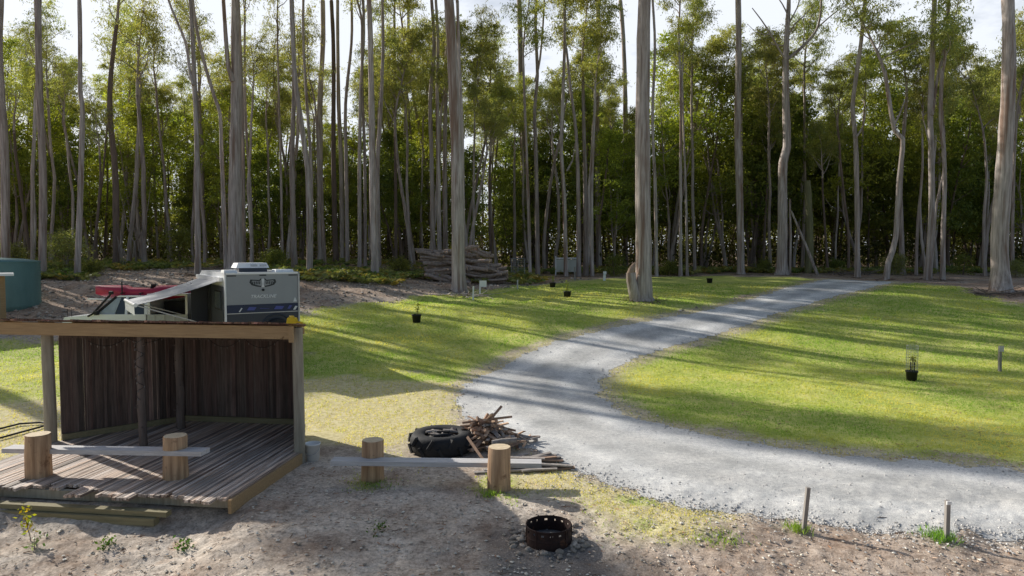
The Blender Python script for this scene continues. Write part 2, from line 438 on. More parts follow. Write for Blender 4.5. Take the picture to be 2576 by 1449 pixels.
# gravel road: a raised sheet of its own with a ragged edge
rn = fbm(gx / .45, gy / .45, 51, 4) * .55 + fbm(gx / 2.5, gy / 2.5, 52, 3) * .5
rsd = RD + rn
keep = rsd > 0
qk = quads[keep[quads].all(1)]
used = np.unique(qk); remap = -np.ones(nr * nc, int); remap[used] = np.arange(len(used))
rut = 1 - .10 * sstep(.9, .3, np.abs(RD - 1.15)) * 0
tint = .90 + .06 * sstep(.0, .9, RD[used]) + .14 * np.exp(-((RD[used] - .95) / .32) ** 2) - .16 * np.exp(-((RD[used] - 1.75) / .45) ** 2) + .30 * fbm(gx[used] / .9, gy[used] / 2.2, 61, 4)
b = MB(); b.add(np.stack([gx[used], gy[used], gzv[used] + .006 + .016 * sstep(0, .6, rsd[used])], 1), remap[qk], tint=tint, smooth=True)
tag(b.obj('gravel_road', MR), kind='structure')

# ------------------------------------------------------------------ loose stones, grass (uncountable)
def rocks(xy, size, tints, name, mat, sink=.25, flat=.7):
    n = len(xy)
    base = np.array([[1, 0, 0], [0, 1, 0], [-1, 0, 0], [0, -1, 0], [0, 0, 1], [.6, .6, .65], [-.6, .5, .6], [0, 0, -1]], float)
    oc = np.array([[1, 0, 0], [.2, 1, 0], [-1, .1, 0], [-.1, -1, 0], [.1, .1, 1], [0, 0, -1]], float)
    f = np.array([[0, 1, 4], [1, 2, 4], [2, 3, 4], [3, 0, 4], [1, 0, 5], [2, 1, 5], [3, 2, 5], [0, 3, 5]])
    V = oc[None] * rng.uniform(.55, 1.25, (n, 6, 3)) * size[:, None, None]
    V[:, :, 2] *= flat
    a = rng.uniform(0, 2 * PI, n); ca, sa = np.cos(a)[:, None], np.sin(a)[:, None]
    x = V[:, :, 0] * ca - V[:, :, 1] * sa; y = V[:, :, 0] * sa + V[:, :, 1] * ca
    z0 = G(xy[:, 0], xy[:, 1]) + size * flat * (1 - sink * 2) + .012
    W = np.stack([x + xy[:, :1], y + xy[:, 1:2], V[:, :, 2] + z0[:, None]], 2).reshape(-1, 3)
    Fc = (f[None] + 6 * np.arange(n)[:, None, None]).reshape(-1, 3)
    b = MB(); b.add(W, Fc, tint=np.repeat(tints, 6, axis=0))
    return tag(b.obj(name, mat), kind='stuff')

def scatter(n, ylo, yhi, tlo=-.82, thi=.82):
    y = ylo * (yhi / ylo) ** rng.uniform(0, 1, n); t = rng.uniform(tlo, thi, n)
    return np.stack([t * y, y], 1)

STONE = M('loose_stone', (.62, .59, .55), (.48, .46, .43), (20, 20, 20), .9, .2)
DECK_O = np.array([-4.46, 14.2]); DA = -0.1309
DU = np.array([math.cos(DA), math.sin(DA)]); DV = np.array([-math.sin(DA), math.cos(DA)])
def under_deck(p):
    q = p - DECK_O; u = q @ DU; v = q @ DV
    return (u > -5.8) & (u < .15) & (v > -3.3) & (v < 2.4)

p = scatter(90000, 8.8, 45); _, rd = zones(p[:, 0], p[:, 1])
e = rd + fbm(p[:, 0] / .45, p[:, 1] / .45, 51, 4) * .5
pr = np.exp(-((e - .0) / .24) ** 2) * .95 + (e > 0) * .06 + .12 * sstep(1.2, 0, np.abs(e)) * (p[:, 1] < 14)
pr = pr * np.where((p[:, 1] < 13.5), 1.6, .8)
k = rng.uniform(0, 1, len(p)) < pr; p = p[k]
g_ = rng.uniform(.75, 1.45, len(p))
tag(rocks(p, .012 + .022 * rng.uniform(0, 1, len(p)) ** 2 * (1 + (p[:, 1] > 18) * .6), np.stack([g_, g_, g_ * 1.01], 1), 'road_edge_stones', STONE),
    'loose grey gravel stones scattered along the edges of the road', 'gravel')

p = scatter(26000, 8.8, 14.5); zz, rd = zones(p[:, 0], p[:, 1])
dens = fbm(p[:, 0] / .8, p[:, 1] / .8, 71, 4)
k = (rd < -.1) & (rng.uniform(0, 1, len(p)) < (.35 + .6 * sstep(-.1, .25, dens)) * sstep(14.5, 11.5, p[:, 1]) * (1 - .5 * zz[:, 1])) & ~under_deck(p)
p = p[k]; sz = .006 + .038 * rng.uniform(0, 1, len(p)) ** 7
g_ = np.where(rng.uniform(0, 1, len(p)) < .12, rng.uniform(.4, .7, len(p)), rng.uniform(.9, 1.65, len(p))); w_ = rng.uniform(.78, 1.0, len(p))
tag(rocks(p, sz, np.stack([g_, g_ * (.5 + .5 * w_), g_ * w_ * .95], 1), 'dirt_stones', STONE, .36, .42), 'small stones and clods strewn over the bare foreground dirt', 'stones')

# forest-floor and bank rubble
p = scatter(9000, 33, 50, -.8, .35); zz, rd = zones(p[:, 0], p[:, 1])
k = (zz[:, 0] < .3) & (rd < -.3); p = p[k]
g_ = rng.uniform(.4, 1.35, len(p))
tag(rocks(p, .03 + .11 * rng.uniform(0, 1, len(p)) ** 4, np.stack([g_, g_ * .9, g_ * .8], 1), 'bank_rubble', STONE, .25, .6), 'clods and rubble on the bare bank at the forest edge', 'rubble')

# grass blades
def grass():
    n = 420000
    p = scatter(n, 9.0, 46, -.80, .80)
    zz, rd = zones(p[:, 0], p[:, 1])
    nz = fbm(p[:, 0] / .35, p[:, 1] / .35, 81, 3)
    e = rd + fbm(p[:, 0] / .45, p[:, 1] / .45, 51, 4) * .5
    stw = sstep(.2, .8, zz[:, 1] - zz[:, 0] * .8); k = (rng.uniform(0, 1, n) < np.maximum(zz[:, 0], .5 * stw) * (.75 + nz * 1.3)) & (e < -.02) & ~under_deck(p)
    p = p[k]; stw = stw[k][:, None] * rng.uniform(.3, 1, (k.sum(), 1)); n = len(p); y = p[:, 1]
    h = (.022 + .03 * rng.uniform(0, 1, n)) * (1 + .8 * sstep(15, 35, y)); w = .006 * (1 + y / 14)
    a = rng.uniform(0, 2 * PI, n); dx = np.cos(a) * w; dy = np.sin(a) * w
    lx = rng.normal(0, .5, n) * h; ly = rng.normal(0, .5, n) * h
    z = G(p[:, 0], p[:, 1]) - .004
    V = np.stack([np.stack([p[:, 0] - dx, y - dy, z], 1), np.stack([p[:, 0] + dx, y + dy, z], 1), np.stack([p[:, 0] + lx, y + ly, z + h], 1)], 1).reshape(-1, 3)
    f = fbm(p[:, 0] / 2.2, y / 2.2, 83, 5) * 2.4 + rng.normal(0, .10, n)
    yl = np.clip(.35 + f, 0, 1)[:, None]
    c = (1 - yl) * np.array([.50, .72, .50]) + yl * np.array([1.15, 1.0, 1.2])
    c = c * (1 - stw) + stw * np.array([1.22, 1.0, 1.9]); c = c * rng.uniform(.85, 1.12, n)[:, None]
    b = MB(); b.add(V, np.arange(3 * n).reshape(n, 3), tint=np.repeat(c, 3, axis=0))
    tag(b.obj('lawn_grass', LEAF_GRASS), 'short green and straw-coloured grass of the lawns', 'grass', kind='stuff')
grass()

# ------------------------------------------------------------------ trees
def rdir(up):
    a = random.uniform(0, 2 * PI)
    return Vector((math.cos(a), math.sin(a), up)).normalized()

def limb_path(p, d, L, n=6, curl=.25, wig=.16):
    pts = [Vector(p)]; d = Vector(d).normalized()
    for i in range(n):
        d = (d + Vector((random.gauss(0, wig), random.gauss(0, wig), random.gauss(0, wig) + curl / n * 2))).normalized()
        pts.append(pts[-1] + d * L / n)
    return pts

def clumps(b, cents, per, rad, L, W, droop, c0, c1, flat=.7, mat=1):
    C = []; T = []
    for c in cents:
        c = np.array(c); n = max(4, int(per * random.uniform(.55, 1.4))); r = rad * random.uniform(.6, 1.3)
        m_ = random.randint(5, 8); td = rng.normal(size=(m_, 3)); td[:, 2] = td[:, 2] * .5 + .15; td /= np.linalg.norm(td, axis=1)[:, None]
        wi = rng.integers(0, m_, n); tt = rng.uniform(.1, 1, n) ** .8
        q = c + td[wi] * (tt * r * 1.25)[:, None] + rng.normal(size=(n, 3)) * r * .10
        q[:, 2] = c[2] + (q[:, 2] - c[2]) * (flat / .7) - tt * tt * r * .35
        v = random.random(); base = (1 - v) * np.array(c0) + v * np.array(c1)
        t = base[None] * rng.uniform(.65, 1.35, n)[:, None]
        C.append(q); T.append(t)
    b.leaves(np.concatenate(C), L, W, droop, mat, np.concatenate(T))

def gum_crown(H, R, nl, per, c0=(.85, .95, .9), c1=(1.5, 1.35, 1.0), r0=.13, bark=0, low=.05):
    b = MB(); cents = []
    lead = limb_path((0, 0, 0), (random.gauss(0, .05), random.gauss(0, .05), 1), H * .92, 9, .1, .07)
    b.tube(lead, [r0 * (1 - .88 * i / 9) for i in range(10)], 7, 0, smooth=True)
    for k in range(nl):
        f = low + (.9 - low) * ((k + random.random()) / nl) ** 1.1
        i = min(8, int(f * 9)); p = lead[i].lerp(lead[i + 1], f * 9 - i)
        L = R * random.uniform(.6, 1.15) * (1.05 - .45 * f)
        pts = limb_path(p, rdir(random.uniform(.5, 1.3)), L * 1.35, 6, .35)
        rr = r0 * (.52 - .25 * f)
        b.tube(pts, [rr * (1 - .85 * j / 6) for j in range(7)], 5, 0)
        cents += [pts[-1], pts[-2] + Vector((random.gauss(0, .3), random.gauss(0, .3), .1))]
        for q in range(3):
            j = random.randint(2, 5)
            tw = limb_path(pts[j], rdir(random.uniform(.1, 1.1)), L * random.uniform(.3, .6), 4, .3)
            b.tube(tw, [rr * .38 * (1 - .8 * m / 4) for m in range(5)], 4, 0)
            cents += [tw[-1], tw[-2].lerp(tw[-1], .3) + Vector((random.gauss(0, .25), random.gauss(0, .25), random.gauss(0, .2)))]
    cents += [lead[-1], lead[-2]]
    clumps(b, cents, per, .85, .24, .058, 1.0, c0, c1, .7)
    return b

def dense_crown(H, R, nc, per, c0, c1, base=.25, L=.225, W=.078, shape=1.0):
    """understorey crown: trunks inside, layered leaf plates in an irregular outline"""
    b = MB(); cents = []
    lob = [(random.uniform(0, 2 * PI), random.uniform(.55, 1.15), random.uniform(0, 1)) for _ in range(9)]
    for s_ in range(random.choice([1, 2, 2, 3])):
        st = limb_path((random.gauss(0, .12), random.gauss(0, .12), 0), (random.gauss(0, .10), random.gauss(0, .10), 1), H * .9, 9, .05, .07)
        b.tube(st, [random.uniform(.08, .13) * (1 - .85 * i / 9) for i in range(10)], 6, 0)
        for k in range(10):
            i = random.randint(3, 8)
            pts = limb_path(st[i], rdir(random.uniform(.2, .9)), R * random.uniform(.5, 1.0) * (1.1 - i / 12), 5, .2)
            b.tube(pts, [.035 * (1 - .8 * m / 5) for m in range(6)], 4, 0)
            cents.append(pts[-1]); cents.append(pts[-2])
    n0 = len(cents)
    while len(cents) < nc + n0:
        f = base + (1 - base) * random.random() ** .85
        a = random.uniform(0, 2 * PI)
        prof = math.sin(PI * min(1, ((f - base) / (1 - base)) * .82 + .16)) ** .7
        rr = R * prof * shape
        for la, lr, lf in lob:
            if abs((a - la + PI) % (2 * PI) - PI) < .5 and abs(f - lf) < .3: rr *= lr
        q = math.sqrt(random.random()) * rr
        cents.append((q * math.cos(a), q * math.sin(a), f * H))
    clumps(b, cents, per, .8, L, W, .3, c0, c1, .5)
    return b

def flared(r):
    return r

def trunk_mesh(b, pts, rad, n=10, mat=0, rough=.05, step=.9, flare=1.35):
    """resampled trunk with small irregularities and a root flare"""
    P = [Vector(p) for p in pts]; out = []; ro = []
    acc = 0
    for i in range(len(P) - 1):
        seg = (P[i + 1] - P[i]).length; m = max(1, int(seg / step))
        for j in range(m):
            t = j / m
            # catmull-rom
            p0 = P[max(i - 1, 0)]; p1 = P[i]; p2 = P[i + 1]; p3 = P[min(i + 2, len(P) - 1)]
            q = .5 * ((2 * p1) + (p2 - p0) * t + (2 * p0 - 5 * p1 + 4 * p2 - p3) * t * t + (3 * p1 - p0 - 3 * p2 + p3) * t ** 3)
            out.append(q); ro.append(rad[i] * (1 - t) + rad[i + 1] * t)
    out.append(P[-1]); ro.append(rad[-1])
    if flare > 1:
        z0 = out[0].z; o2 = []; r2 = []
        for h, fl in ((-.35, flare * 1.12), (.02, flare), (.22, 1 + (flare - 1) * .5), (.55, 1 + (flare - 1) * .2)):
            o2.append(out[0] + (out[1] - out[0]).normalized() * h); r2.append(ro[0] * fl)
        keep = [i for i in range(len(out)) if (out[i] - out[0]).length > .8]
        out = o2 + [out[i] for i in keep]; ro = r2 + [ro[i] for i in keep]
    ro = [r * (1 + random.uniform(-.04, .04)) for r in ro]
    b.tube(out, ro, n, mat, rough=rough)
    return out, ro

CROWNS = []
for k in range(8):
    R = random.uniform(2.3, 3.3)
    CROWNS.append(gum_crown(random.uniform(8, 10), R, random.randint(11, 14), 112).mesh('crown', [BARK[k % 2], LEAF_GUM]))
SPARSE = [gum_crown(random.uniform(7, 9), random.uniform(2.0, 2.7), 9, 96, r0=.10).mesh('crown', [BARK[k % 2], LEAF_GUM]) for k in range(4)]

AIRY = [gum_crown(random.uniform(7, 9), random.uniform(1.9, 2.4), 8, 52, r0=.11).mesh('crown', [BARK[k % 2], LEAF_GUM]) for k in range(4)]
# every trunk that can be told apart: depth (None: where its foot meets the ground), path in photo measures from the foot up, width at foot and at the top, crown height, bark, crown, label
TREES = [
 (45, [(12, 650), (10, 400), (4, 150), (0, 0)], 21, 15, 19, 0, 'c', 'thick pale grey gum trunk behind the water tank at the left edge of the photo'),
 (46, [(80, 650), (85, 400), (89, 250), (90, 0)], 8, 6, 17, 0, 's', 'thin whitish gum pole close on the left of the brown-barked trunk by the water tank'),
 (None, [(106, 700), (102, 450), (101, 200), (101, 0)], 19, 14, 19, 1, 'c', 'brown-barked straight gum trunk standing just right of the green water tank'),
 (None, [(194, 700), (200, 430), (203, 270), (199, 230), (205, 80), (205, 0)], 15, 9, 18, 0, 'c', 'slim pale gum with a small kink high up, second trunk right of the water tank'),
 (52, [(292, 655), (288, 480), (287, 390), (281, 300), (282, 200), (292, 60)], 17, 9, 13, 2, 'c', 'dark stringy-barked tree with loose bark strips hanging at its foot'),
 (None, [(498, 690), (498, 480), (491, 320), (486, 200), (484, 80), (482, 0)], 15, 9, 18, 0, 's', 'pale slender gum behind the awning, forked high up into two limbs'),
 (None, [(569, 680), (563, 500), (556, 400), (550, 280), (535, 235), (512, 150), (495, 60), (488, 0)], 11, 7, 18, 0, 's', 'thin snaking gum trunk curving beside the massive grey gum behind the caravan'),
 (None, [(592, 680), (593, 400), (592, 200), (590, 110), (594, 0)], 38, 18, 18, 0, 'c', 'massive grey gum trunk directly behind the caravan roof'),
 (50, [(612, 670), (609, 420), (607, 200), (606, 60)], 13, 6, 15, 1, 's', 'reddish-brown trunk tucked against the right side of the massive grey gum'),
 (54, [(635, 645), (628, 480), (622, 330), (618, 200), (614, 60)], 8, 5, 15, 0, 's', 'thin pale gum right of the massive grey gum, with a fork at mid height'),
 (56, [(710, 640), (706, 450), (701, 250), (700, 100)], 7, 4, 14, 0, 's', 'very thin pale pole right above the caravan end'),
 (52, [(741, 650), (737, 420), (738, 200), (735, 0)], 15, 9, 17, 1, 's', 'straight grey-brown trunk left of the kinked gum above the caravan corner'),
 (None, [(779, 692), (776, 560), (772, 430), (757, 300), (745, 200), (737, 60), (734, 0)], 15, 10, 18, 0, 'c', 'pale gum leaning left with its foot in ferns right of the caravan'),
 (53, [(783, 640), (781, 430), (773, 280), (766, 120), (764, 0)], 9, 6, 17, 0, 's', 'thin pale gum crossing close behind the leaning gum right of the caravan'),
 (None, [(809, 664), (806, 420), (806, 250), (811, 100), (811, 0)], 18, 11, 18, 0, 'c', 'straight pale gum with brown patches, second trunk right of the caravan'),
 (57, [(845, 640), (839, 400), (840, 150), (832, 0)], 14, 9, 16, 2, 's', 'dark brown trunk half hidden left of the slender pale gum above the embankment'),
 (None, [(861, 663), (857, 420), (853, 250), (849, 60), (848, 0)], 12, 8, 17, 0, 's', 'slender pale gum left of the cluster of four trunks above the embankment'),
 (55, [(874, 650), (871, 430), (868, 260), (885, 110), (886, 0)], 11, 6, 16, 1, 's', 'brownish trunk with an S-bend behind the slender pale gum above the embankment'),
 (53, [(905, 662), (906, 400), (908, 220), (914, 80), (912, 0)], 10, 7, 17, 0, 's', 'leftmost trunk in the cluster of four above the embankment'),
 (53, [(919, 663), (917, 400), (913, 240), (911, 60)], 9, 6, 16, 1, 's', 'second and thinnest trunk in the cluster of four above the embankment'),
 (None, [(944, 698), (939, 480), (933, 250), (931, 80), (929, 0)], 20, 12, 18, 0, 'c', 'tallest pale trunk of the cluster of four, its foot lowest on the embankment'),
 (50, [(953, 668), (951, 430), (958, 280), (962, 120), (961, 0)], 13, 7, 17, 1, 's', 'rightmost grey-brown trunk in the cluster of four above the embankment'),
 (58, [(996, 640), (994, 400), (994, 200), (992, 60)], 9, 6, 15, 2, 's', 'dark trunk deep in the wood left of the log pile'),
 (None, [(1025, 655), (1022, 450), (1020, 310), (1026, 140), (1028, 0)], 10, 7, 17, 0, 's', 'thin pale gum standing at the left end of the log pile'),
 (54, [(1090, 650), (1086, 400), (1083, 250), (1092, 120), (1085, 0)], 13, 8, 17, 1, 's', 'leftmost of three grey trunks rising behind the log pile'),
 (54, [(1106, 650), (1103, 400), (1100, 230), (1101, 100), (1096, 0)], 12, 7, 17, 0, 's', 'middle of three grey trunks rising behind the log pile'),
 (55, [(1121, 650), (1119, 400), (1121, 230), (1124, 100), (1122, 0)], 13, 8, 17, 1, 's', 'rightmost of three grey trunks rising behind the log pile'),
 (None, [(1155, 735), (1152, 600), (1149, 400), (1140, 200), (1133, 60), (1129, 0)], 34, 24, 19, 0, 'c', 'large grey gum trunk leaning slightly left in front of the log pile'),
 (46, [(1166, 690), (1164, 450), (1162, 300), (1155, 150), (1150, 0)], 10, 8, 17, 0, 's', 'slender pale gum close behind the large gum in front of the log pile'),
 (56, [(1192, 640), (1191, 450), (1194, 300), (1193, 250)], 7, 4, 12, 0, 's', 'thin pale pole above the right half of the log pile'),
 (None, [(1324, 676), (1319, 480), (1313, 300), (1309, 120), (1306, 0)], 18, 12, 18, 1, 'c', 'grey gum with long brown bark streaks standing between the log pile and the white frame'),
 (52, [(1334, 670), (1328, 480), (1322, 330), (1316, 150)], 9, 6, 15, 0, 's', 'slim trunk pressed against the right side of the streaked grey gum'),
 (55, [(1353, 660), (1349, 430), (1345, 280), (1352, 190), (1347, 60), (1350, 0)], 12, 7, 15, 1, 's', 'grey-brown gum left of the white frame, forking at mid height'),
 (54, [(1424, 665), (1420, 500), (1412, 380), (1414, 280), (1419, 150), (1421, 0)], 11, 7, 15, 0, 's', 'pale crooked gum in front of the white frame'),
 (54, [(1456, 660), (1454, 480), (1449, 330), (1436, 220), (1425, 120)], 12, 6, 13, 1, 's', 'brown gum right of the white frame leaning to the left'),
 (56, [(1474, 655), (1472, 480), (1468, 300), (1466, 150)], 14, 7, 14, 1, 's', 'straight brown gum between the white frame and the dark upright gum'),
 (54, [(1490, 665), (1488, 500), (1492, 400), (1497, 250)], 10, 6, 13, 0, 's', 'pale trunk touching the left side of the dark upright gum'),
 (None, [(1507, 680), (1504, 450), (1501, 250), (1504, 100), (1506, 0)], 15, 11, 17, 1, 'c', 'dark upright gum with brown upper trunk left of the slender grey gum'),
 (None, [(1574, 676), (1573, 450), (1572, 250), (1568, 80), (1561, 0)], 13, 10, 18, 0, 'c', 'slender grey gum just left of the big scarred gum on the lawn'),
 (None, [(1617, 755), (1618, 640), (1617, 450), (1619, 200), (1620, 60), (1621, 0)], 43, 31, 19, 0, 'c', 'big scarred gum with a broken stub at its foot, on the lawn beside the road'),
 (53, [(1652, 685), (1648, 480), (1643, 300), (1647, 120), (1640, 0)], 9, 6, 16, 0, 's', 'slim pale gum just right of the big scarred gum'),
 (55, [(1712, 685), (1711, 450), (1712, 250), (1708, 60)], 9, 5, 15, 0, 's', 'left one of a pair of thin pale gums beyond the far potted sapling'),
 (55, [(1729, 684), (1726, 500), (1722, 350), (1716, 200)], 7, 4, 13, 0, 's', 'right one of a pair of thin pale gums beyond the far potted sapling'),
 (None, [(1864, 690), (1860, 520), (1858, 320), (1857, 120), (1855, 0)], 19, 14, 18, 0, 'c', 'tall straight grey gum beyond the lawn, left of the bent bare-limbed gum'),
 (None, [(1966, 692), (1966, 560), (1971, 410), (1982, 370), (1979, 250), (1976, 150)], 27, 15, 15.5, 0, 'bare', 'bent grey gum with bare dead limbs spread against the sky'),
 (None, [(1987, 692), (1987, 600), (1985, 530)], 6, 5, 6, 0, None, 'short broken pale snag right beside the bent grey gum'),
 (58, [(2036, 670), (2035, 560), (2028, 455)], 21, 15, 8, 3, None, 'mossy green broken trunk in shade behind the leaning dead pole'),
 (None, [(2157, 698), (2156, 500), (2156, 350), (2147, 270), (2153, 200), (2163, 110), (2173, 0)], 13, 9, 16, 0, 's', 'slim pale gum standing where the road disappears, kinked at mid height'),
 (None, [(2229, 704), (2236, 660), (2256, 600), (2263, 450), (2268, 350), (2247, 330), (2232, 250), (2223, 180)], 14, 9, 14, 0, 's', 'pale crooked gum with a bowed foot right of the road end'),
 (56, [(2271, 680), (2270, 560), (2266, 450), (2277, 250)], 14, 7, 13, 1, 's', 'grey-brown trunk close behind the crooked gum with the bowed foot'),
 (55, [(2304, 690), (2309, 560), (2316, 430)], 8, 5, 12, 1, 's', 'thin brown sapling left of the straight gum with the reddish foot'),
 (None, [(2331, 704), (2339, 560), (2344, 400), (2345, 280), (2348, 130), (2347, 0)], 16, 11, 16, 0, 'c', 'straight gum with a reddish foot standing right of the crooked gum'),
 (None, [(2341, 702), (2347, 600), (2352, 510), (2366, 450)], 7, 5, 9, 0, 's', 'thin sapling leaning right from beside the reddish foot of the straight gum'),
 (None, [(2371, 704), (2376, 600), (2379, 470), (2373, 380), (2362, 300), (2366, 180)], 12, 8, 14, 0, 's', 'pale wavering gum right of the straight gum with the reddish foot'),
 (54, [(2478, 700), (2476, 560), (2478, 450), (2472, 350)], 9, 5, 11, 0, 's', 'thin pale gum left of the huge gum at the right edge'),
 (None, [(2518, 735), (2520, 600), (2527, 400), (2531, 200), (2535, 60), (2537, 0)], 42, 27, 19, 0, 'c', 'huge grey gum trunk at the right edge of the photo, bark litter at its foot'),
 (53, [(2547, 690), (2552, 560), (2549, 400), (2556, 250)], 9, 5, 13, 1, 's', 'thin brown gum right of the huge gum at the right edge'),
]
listed_xy = []
def place_tree(Y, path, wb, wt, hc, bk, crown, label, name='gum_tree', cat='tree', group=None):
    if Y is None: B = pg(*path[0])
    else:
        q = px(path[0][0], path[0][1], Y); B = Vector((q.x, Y, gz(q.x, Y)))
    Y = B.y; listed_xy.append((B.x, B.y))
    root = empty(name, label, cat, B, 0, group)
    s = F / Y
    pts = [Vector((0, 0, 0))]; vs = [path[0][1]]
    for u, v in path[1:]:
        q = px(u, v, Y) - B
        if q.z > pts[-1].z + .3: pts.append(q); vs.append(v)
    d = (pts[-1] - pts[-2]).normalized() if len(pts) > 1 else Vector((0, 0, 1)); d = (d + Vector((0, 0, 1.5))).normalized()
    while pts[-1].z < hc - .5:
        st = min(3, hc - pts[-1].z); pts.append(pts[-1] + (d + Vector((random.gauss(0, .03), random.gauss(0, .03), 0))) * st)
    # gentle wander in depth
    ph = random.uniform(0, 6)
    for p_ in pts[1:]: p_.y += .22 * math.sin(p_.z * .35 + ph) * min(1, p_.z / 4)
    top = pts[-1].z
    rb, rt = wb / s / 2, wt / s / 2
    vis = (px(CX, path[-1][1], Y).z - B.z)
    rad = [rb + (rt - rb) * min(1.25, p_.z / max(vis, 1)) if p_.z < vis * 1.25 else max(.05, rb + (rt - rb) * p_.z / max(vis, 1)) for p_ in pts]
    rad = [max(.035, r) for r in rad]
    b = MB(); trunk_mesh(b, pts, rad, 12 if wb > 25 else 9, 0, .05, .8, 1.45 if wb > 25 else 1.25)
    b.obj('trunk', BARK[bk], root)
    if crown in ('c', 's'):
        me = random.choice(AIRY if B.x < -6 else CROWNS if crown == 'c' else SPARSE)
        c = link('crown', me, root, pts[-1] - Vector((0, 0, .15)), random.uniform(0, 6.28))
        k = rad[-1] / (.13 if crown == 'c' else .10); k = min(max(k, .75), 1.15); c.scale = (k, k, random.uniform(.9, 1.15))
    return root, B, pts, rad, s

def limb(root, path, w0, w1, B, bk=0, name='limb', n=7):
    Y = B.y; s = F / Y
    pts = [px(u, v, Y + dy) - B for u, v, dy in path]
    m = len(pts)
    b = MB(); rad = [max(.012, (w0 + (w1 - w0) * i / (m - 1)) / s / 2) for i in range(m)]
    trunk_mesh(b, pts, rad, n, 0, .04, .5, 0)
    return b.obj(name, BARK[bk], root), pts

ROOTS = {}
for t in TREES:
    r = place_tree(*t); ROOTS[t[7]] = r + (t[5],)
def find(s_):
    return next(v for k, v in ROOTS.items() if k.startswith(s_))

# forks and limbs that show on single trees
r = find('pale slender gum behind the awning'); limb(r[0], [(486, 215, 0), (478, 180, .2), (468, 110, .3), (448, 60, .2), (424, 0, 0), (414, -60, .2)], 8, 5, r[1])
r = find('thin pale gum right of the massive'); limb(r[0], [(623, 345, 0), (614, 310, .2), (612, 200, .3)], 5, 3, r[1])
r = find('massive grey gum trunk'); limb(r[0], [(586, 205, -.1), (575, 170, -.2), (566, 60, -.2), (560, -40, 0)], 13, 8, r[1])
r = find('pale crooked gum in front of the white frame'); limb(r[0], [(1426, 430, 0), (1440, 405, .2), (1447, 360, .2)], 5, 2, r[1])
r = find('grey-brown gum left of the white frame'); limb(r[0], [(1346, 205, 0), (1358, 150, .3), (1366, 60, .2), (1370, -20, 0)], 6, 4, r[1])
r = find('slim pale gum standing where the road'); limb(r[0], [(2154, 345, 0), (2172, 315, .2), (2180, 270, .3)], 5, 2, r[1])
r = find('straight gum with a reddish foot'); limb(r[0], [(2345, 290, 0), (2358, 200, .3), (2376, 110, .4), (2386, 0, .2)], 8, 5, r[1]); limb(r[0], [(2343, 380, 0), (2330, 330, -.4), (2318, 280, -.8)], 4, 2, r[1])
r = find('pale crooked gum with a bowed foot'); limb(r[0], [(2245, 322, 0), (2262, 290, .3), (2275, 255, .4)], 6, 3, r[1])
r = find('bent grey gum with bare')
for pth, w0, w1 in (([(1976, 155, 0), (1980, 80, 0), (1984, 20, .2), (1986, -60, .2)], 15, 8), ([(1978, 150, 0), (2005, 130, .3), (2040, 95, .8), (2058, 65, 1.), (2066, 10, 1.), (2062, -50, 1.)], 9, 4),
                    ([(1976, 150, 0), (1960, 125, -.5), (1938, 85, -1.), (1915, 50, -1.4), (1892, 20, -1.6)], 6, 2), ([(2056, 70, 1.), (2090, 40, 1.6), (2128, 12, 2.), (2150, 0, 2.)], 4, 1.5),
                    ([(1980, 95, 0), (2000, 60, -.6), (2022, 40, -.9), (2050, 10, -1.2)], 5, 1.5), ([(1978, 115, 0), (1948, 112, .8), (1915, 98, 1.6), (1882, 108, 2.2)], 4, 1.2),
                    ([(1983, 40, 0), (1968, 10, .3), (1950, -15, .5)], 4, 2), ([(1983, 60, 0), (2005, 20, .5), (2018, -20, .7)], 4, 2), ([(1938, 86, -1.), (1925, 88, -1.), (1900, 80, -1.2), (1880, 60, -1.4)], 3, 1),
                    ([(2020, 112, .5), (2024, 80, .4), (2020, 50, .2), (2030, 20, 0)], 3, 1)):
    limb(r[0], pth, w0, w1, r[1])
# loose bark strips on the dark tree
r = find('dark stringy-barked')
for k in range(5):
    b = MB(); b.tube([Vector((.3 + .08 * k, -.25, 2.4 - .3 * k)), Vector((.42 + .1 * k, -.32, 1.4)), Vector((.5 + .13 * k, -.3, .3))], [.03, .035, .02], 5); b.obj('bark_strip', BARK[1], r[0])

# the broken stub and the scar of the big gum
r = find('big scarred gum'); B = r[1]; s = r[4]
st, pts_ = limb(r[0], [(1600, 756, -.25), (1593, 730, -.36), (1588, 704, -.42), (1587, 686, -.42)], 30, 23, B, 0, 'broken_stub', 11)
SCARM = M('scarred_heartwood', (.52, .38, .27), (.34, .22, .15), (14, 14, 2), .85, .4)
b = MB()
c = px(1587, 684, B.y - .42) - B
b.tube([c + Vector((-.02, -.0, -.10)), c + Vector((.02, -.02, .10)), c + Vector((.14, .04, .30)), c + Vector((.24, .10, .52))], [.22, .20, .13, .03], 10, rough=.15); b.obj('splintered_wood', SCARM, r[0])
b = MB(); q = px(1612, 640, B.y) - B
b.tube([px(1606, 690, B.y) - B + Vector((0, -.36, 0)), px(1609, 660, B.y) - B + Vector((0, -.31, 0)), px(1611, 625, B.y) - B + Vector((0, -.285, 0))], [.13, .10, .02], 8, rough=.2); b.obj('bark_scar', SCARM, r[0])

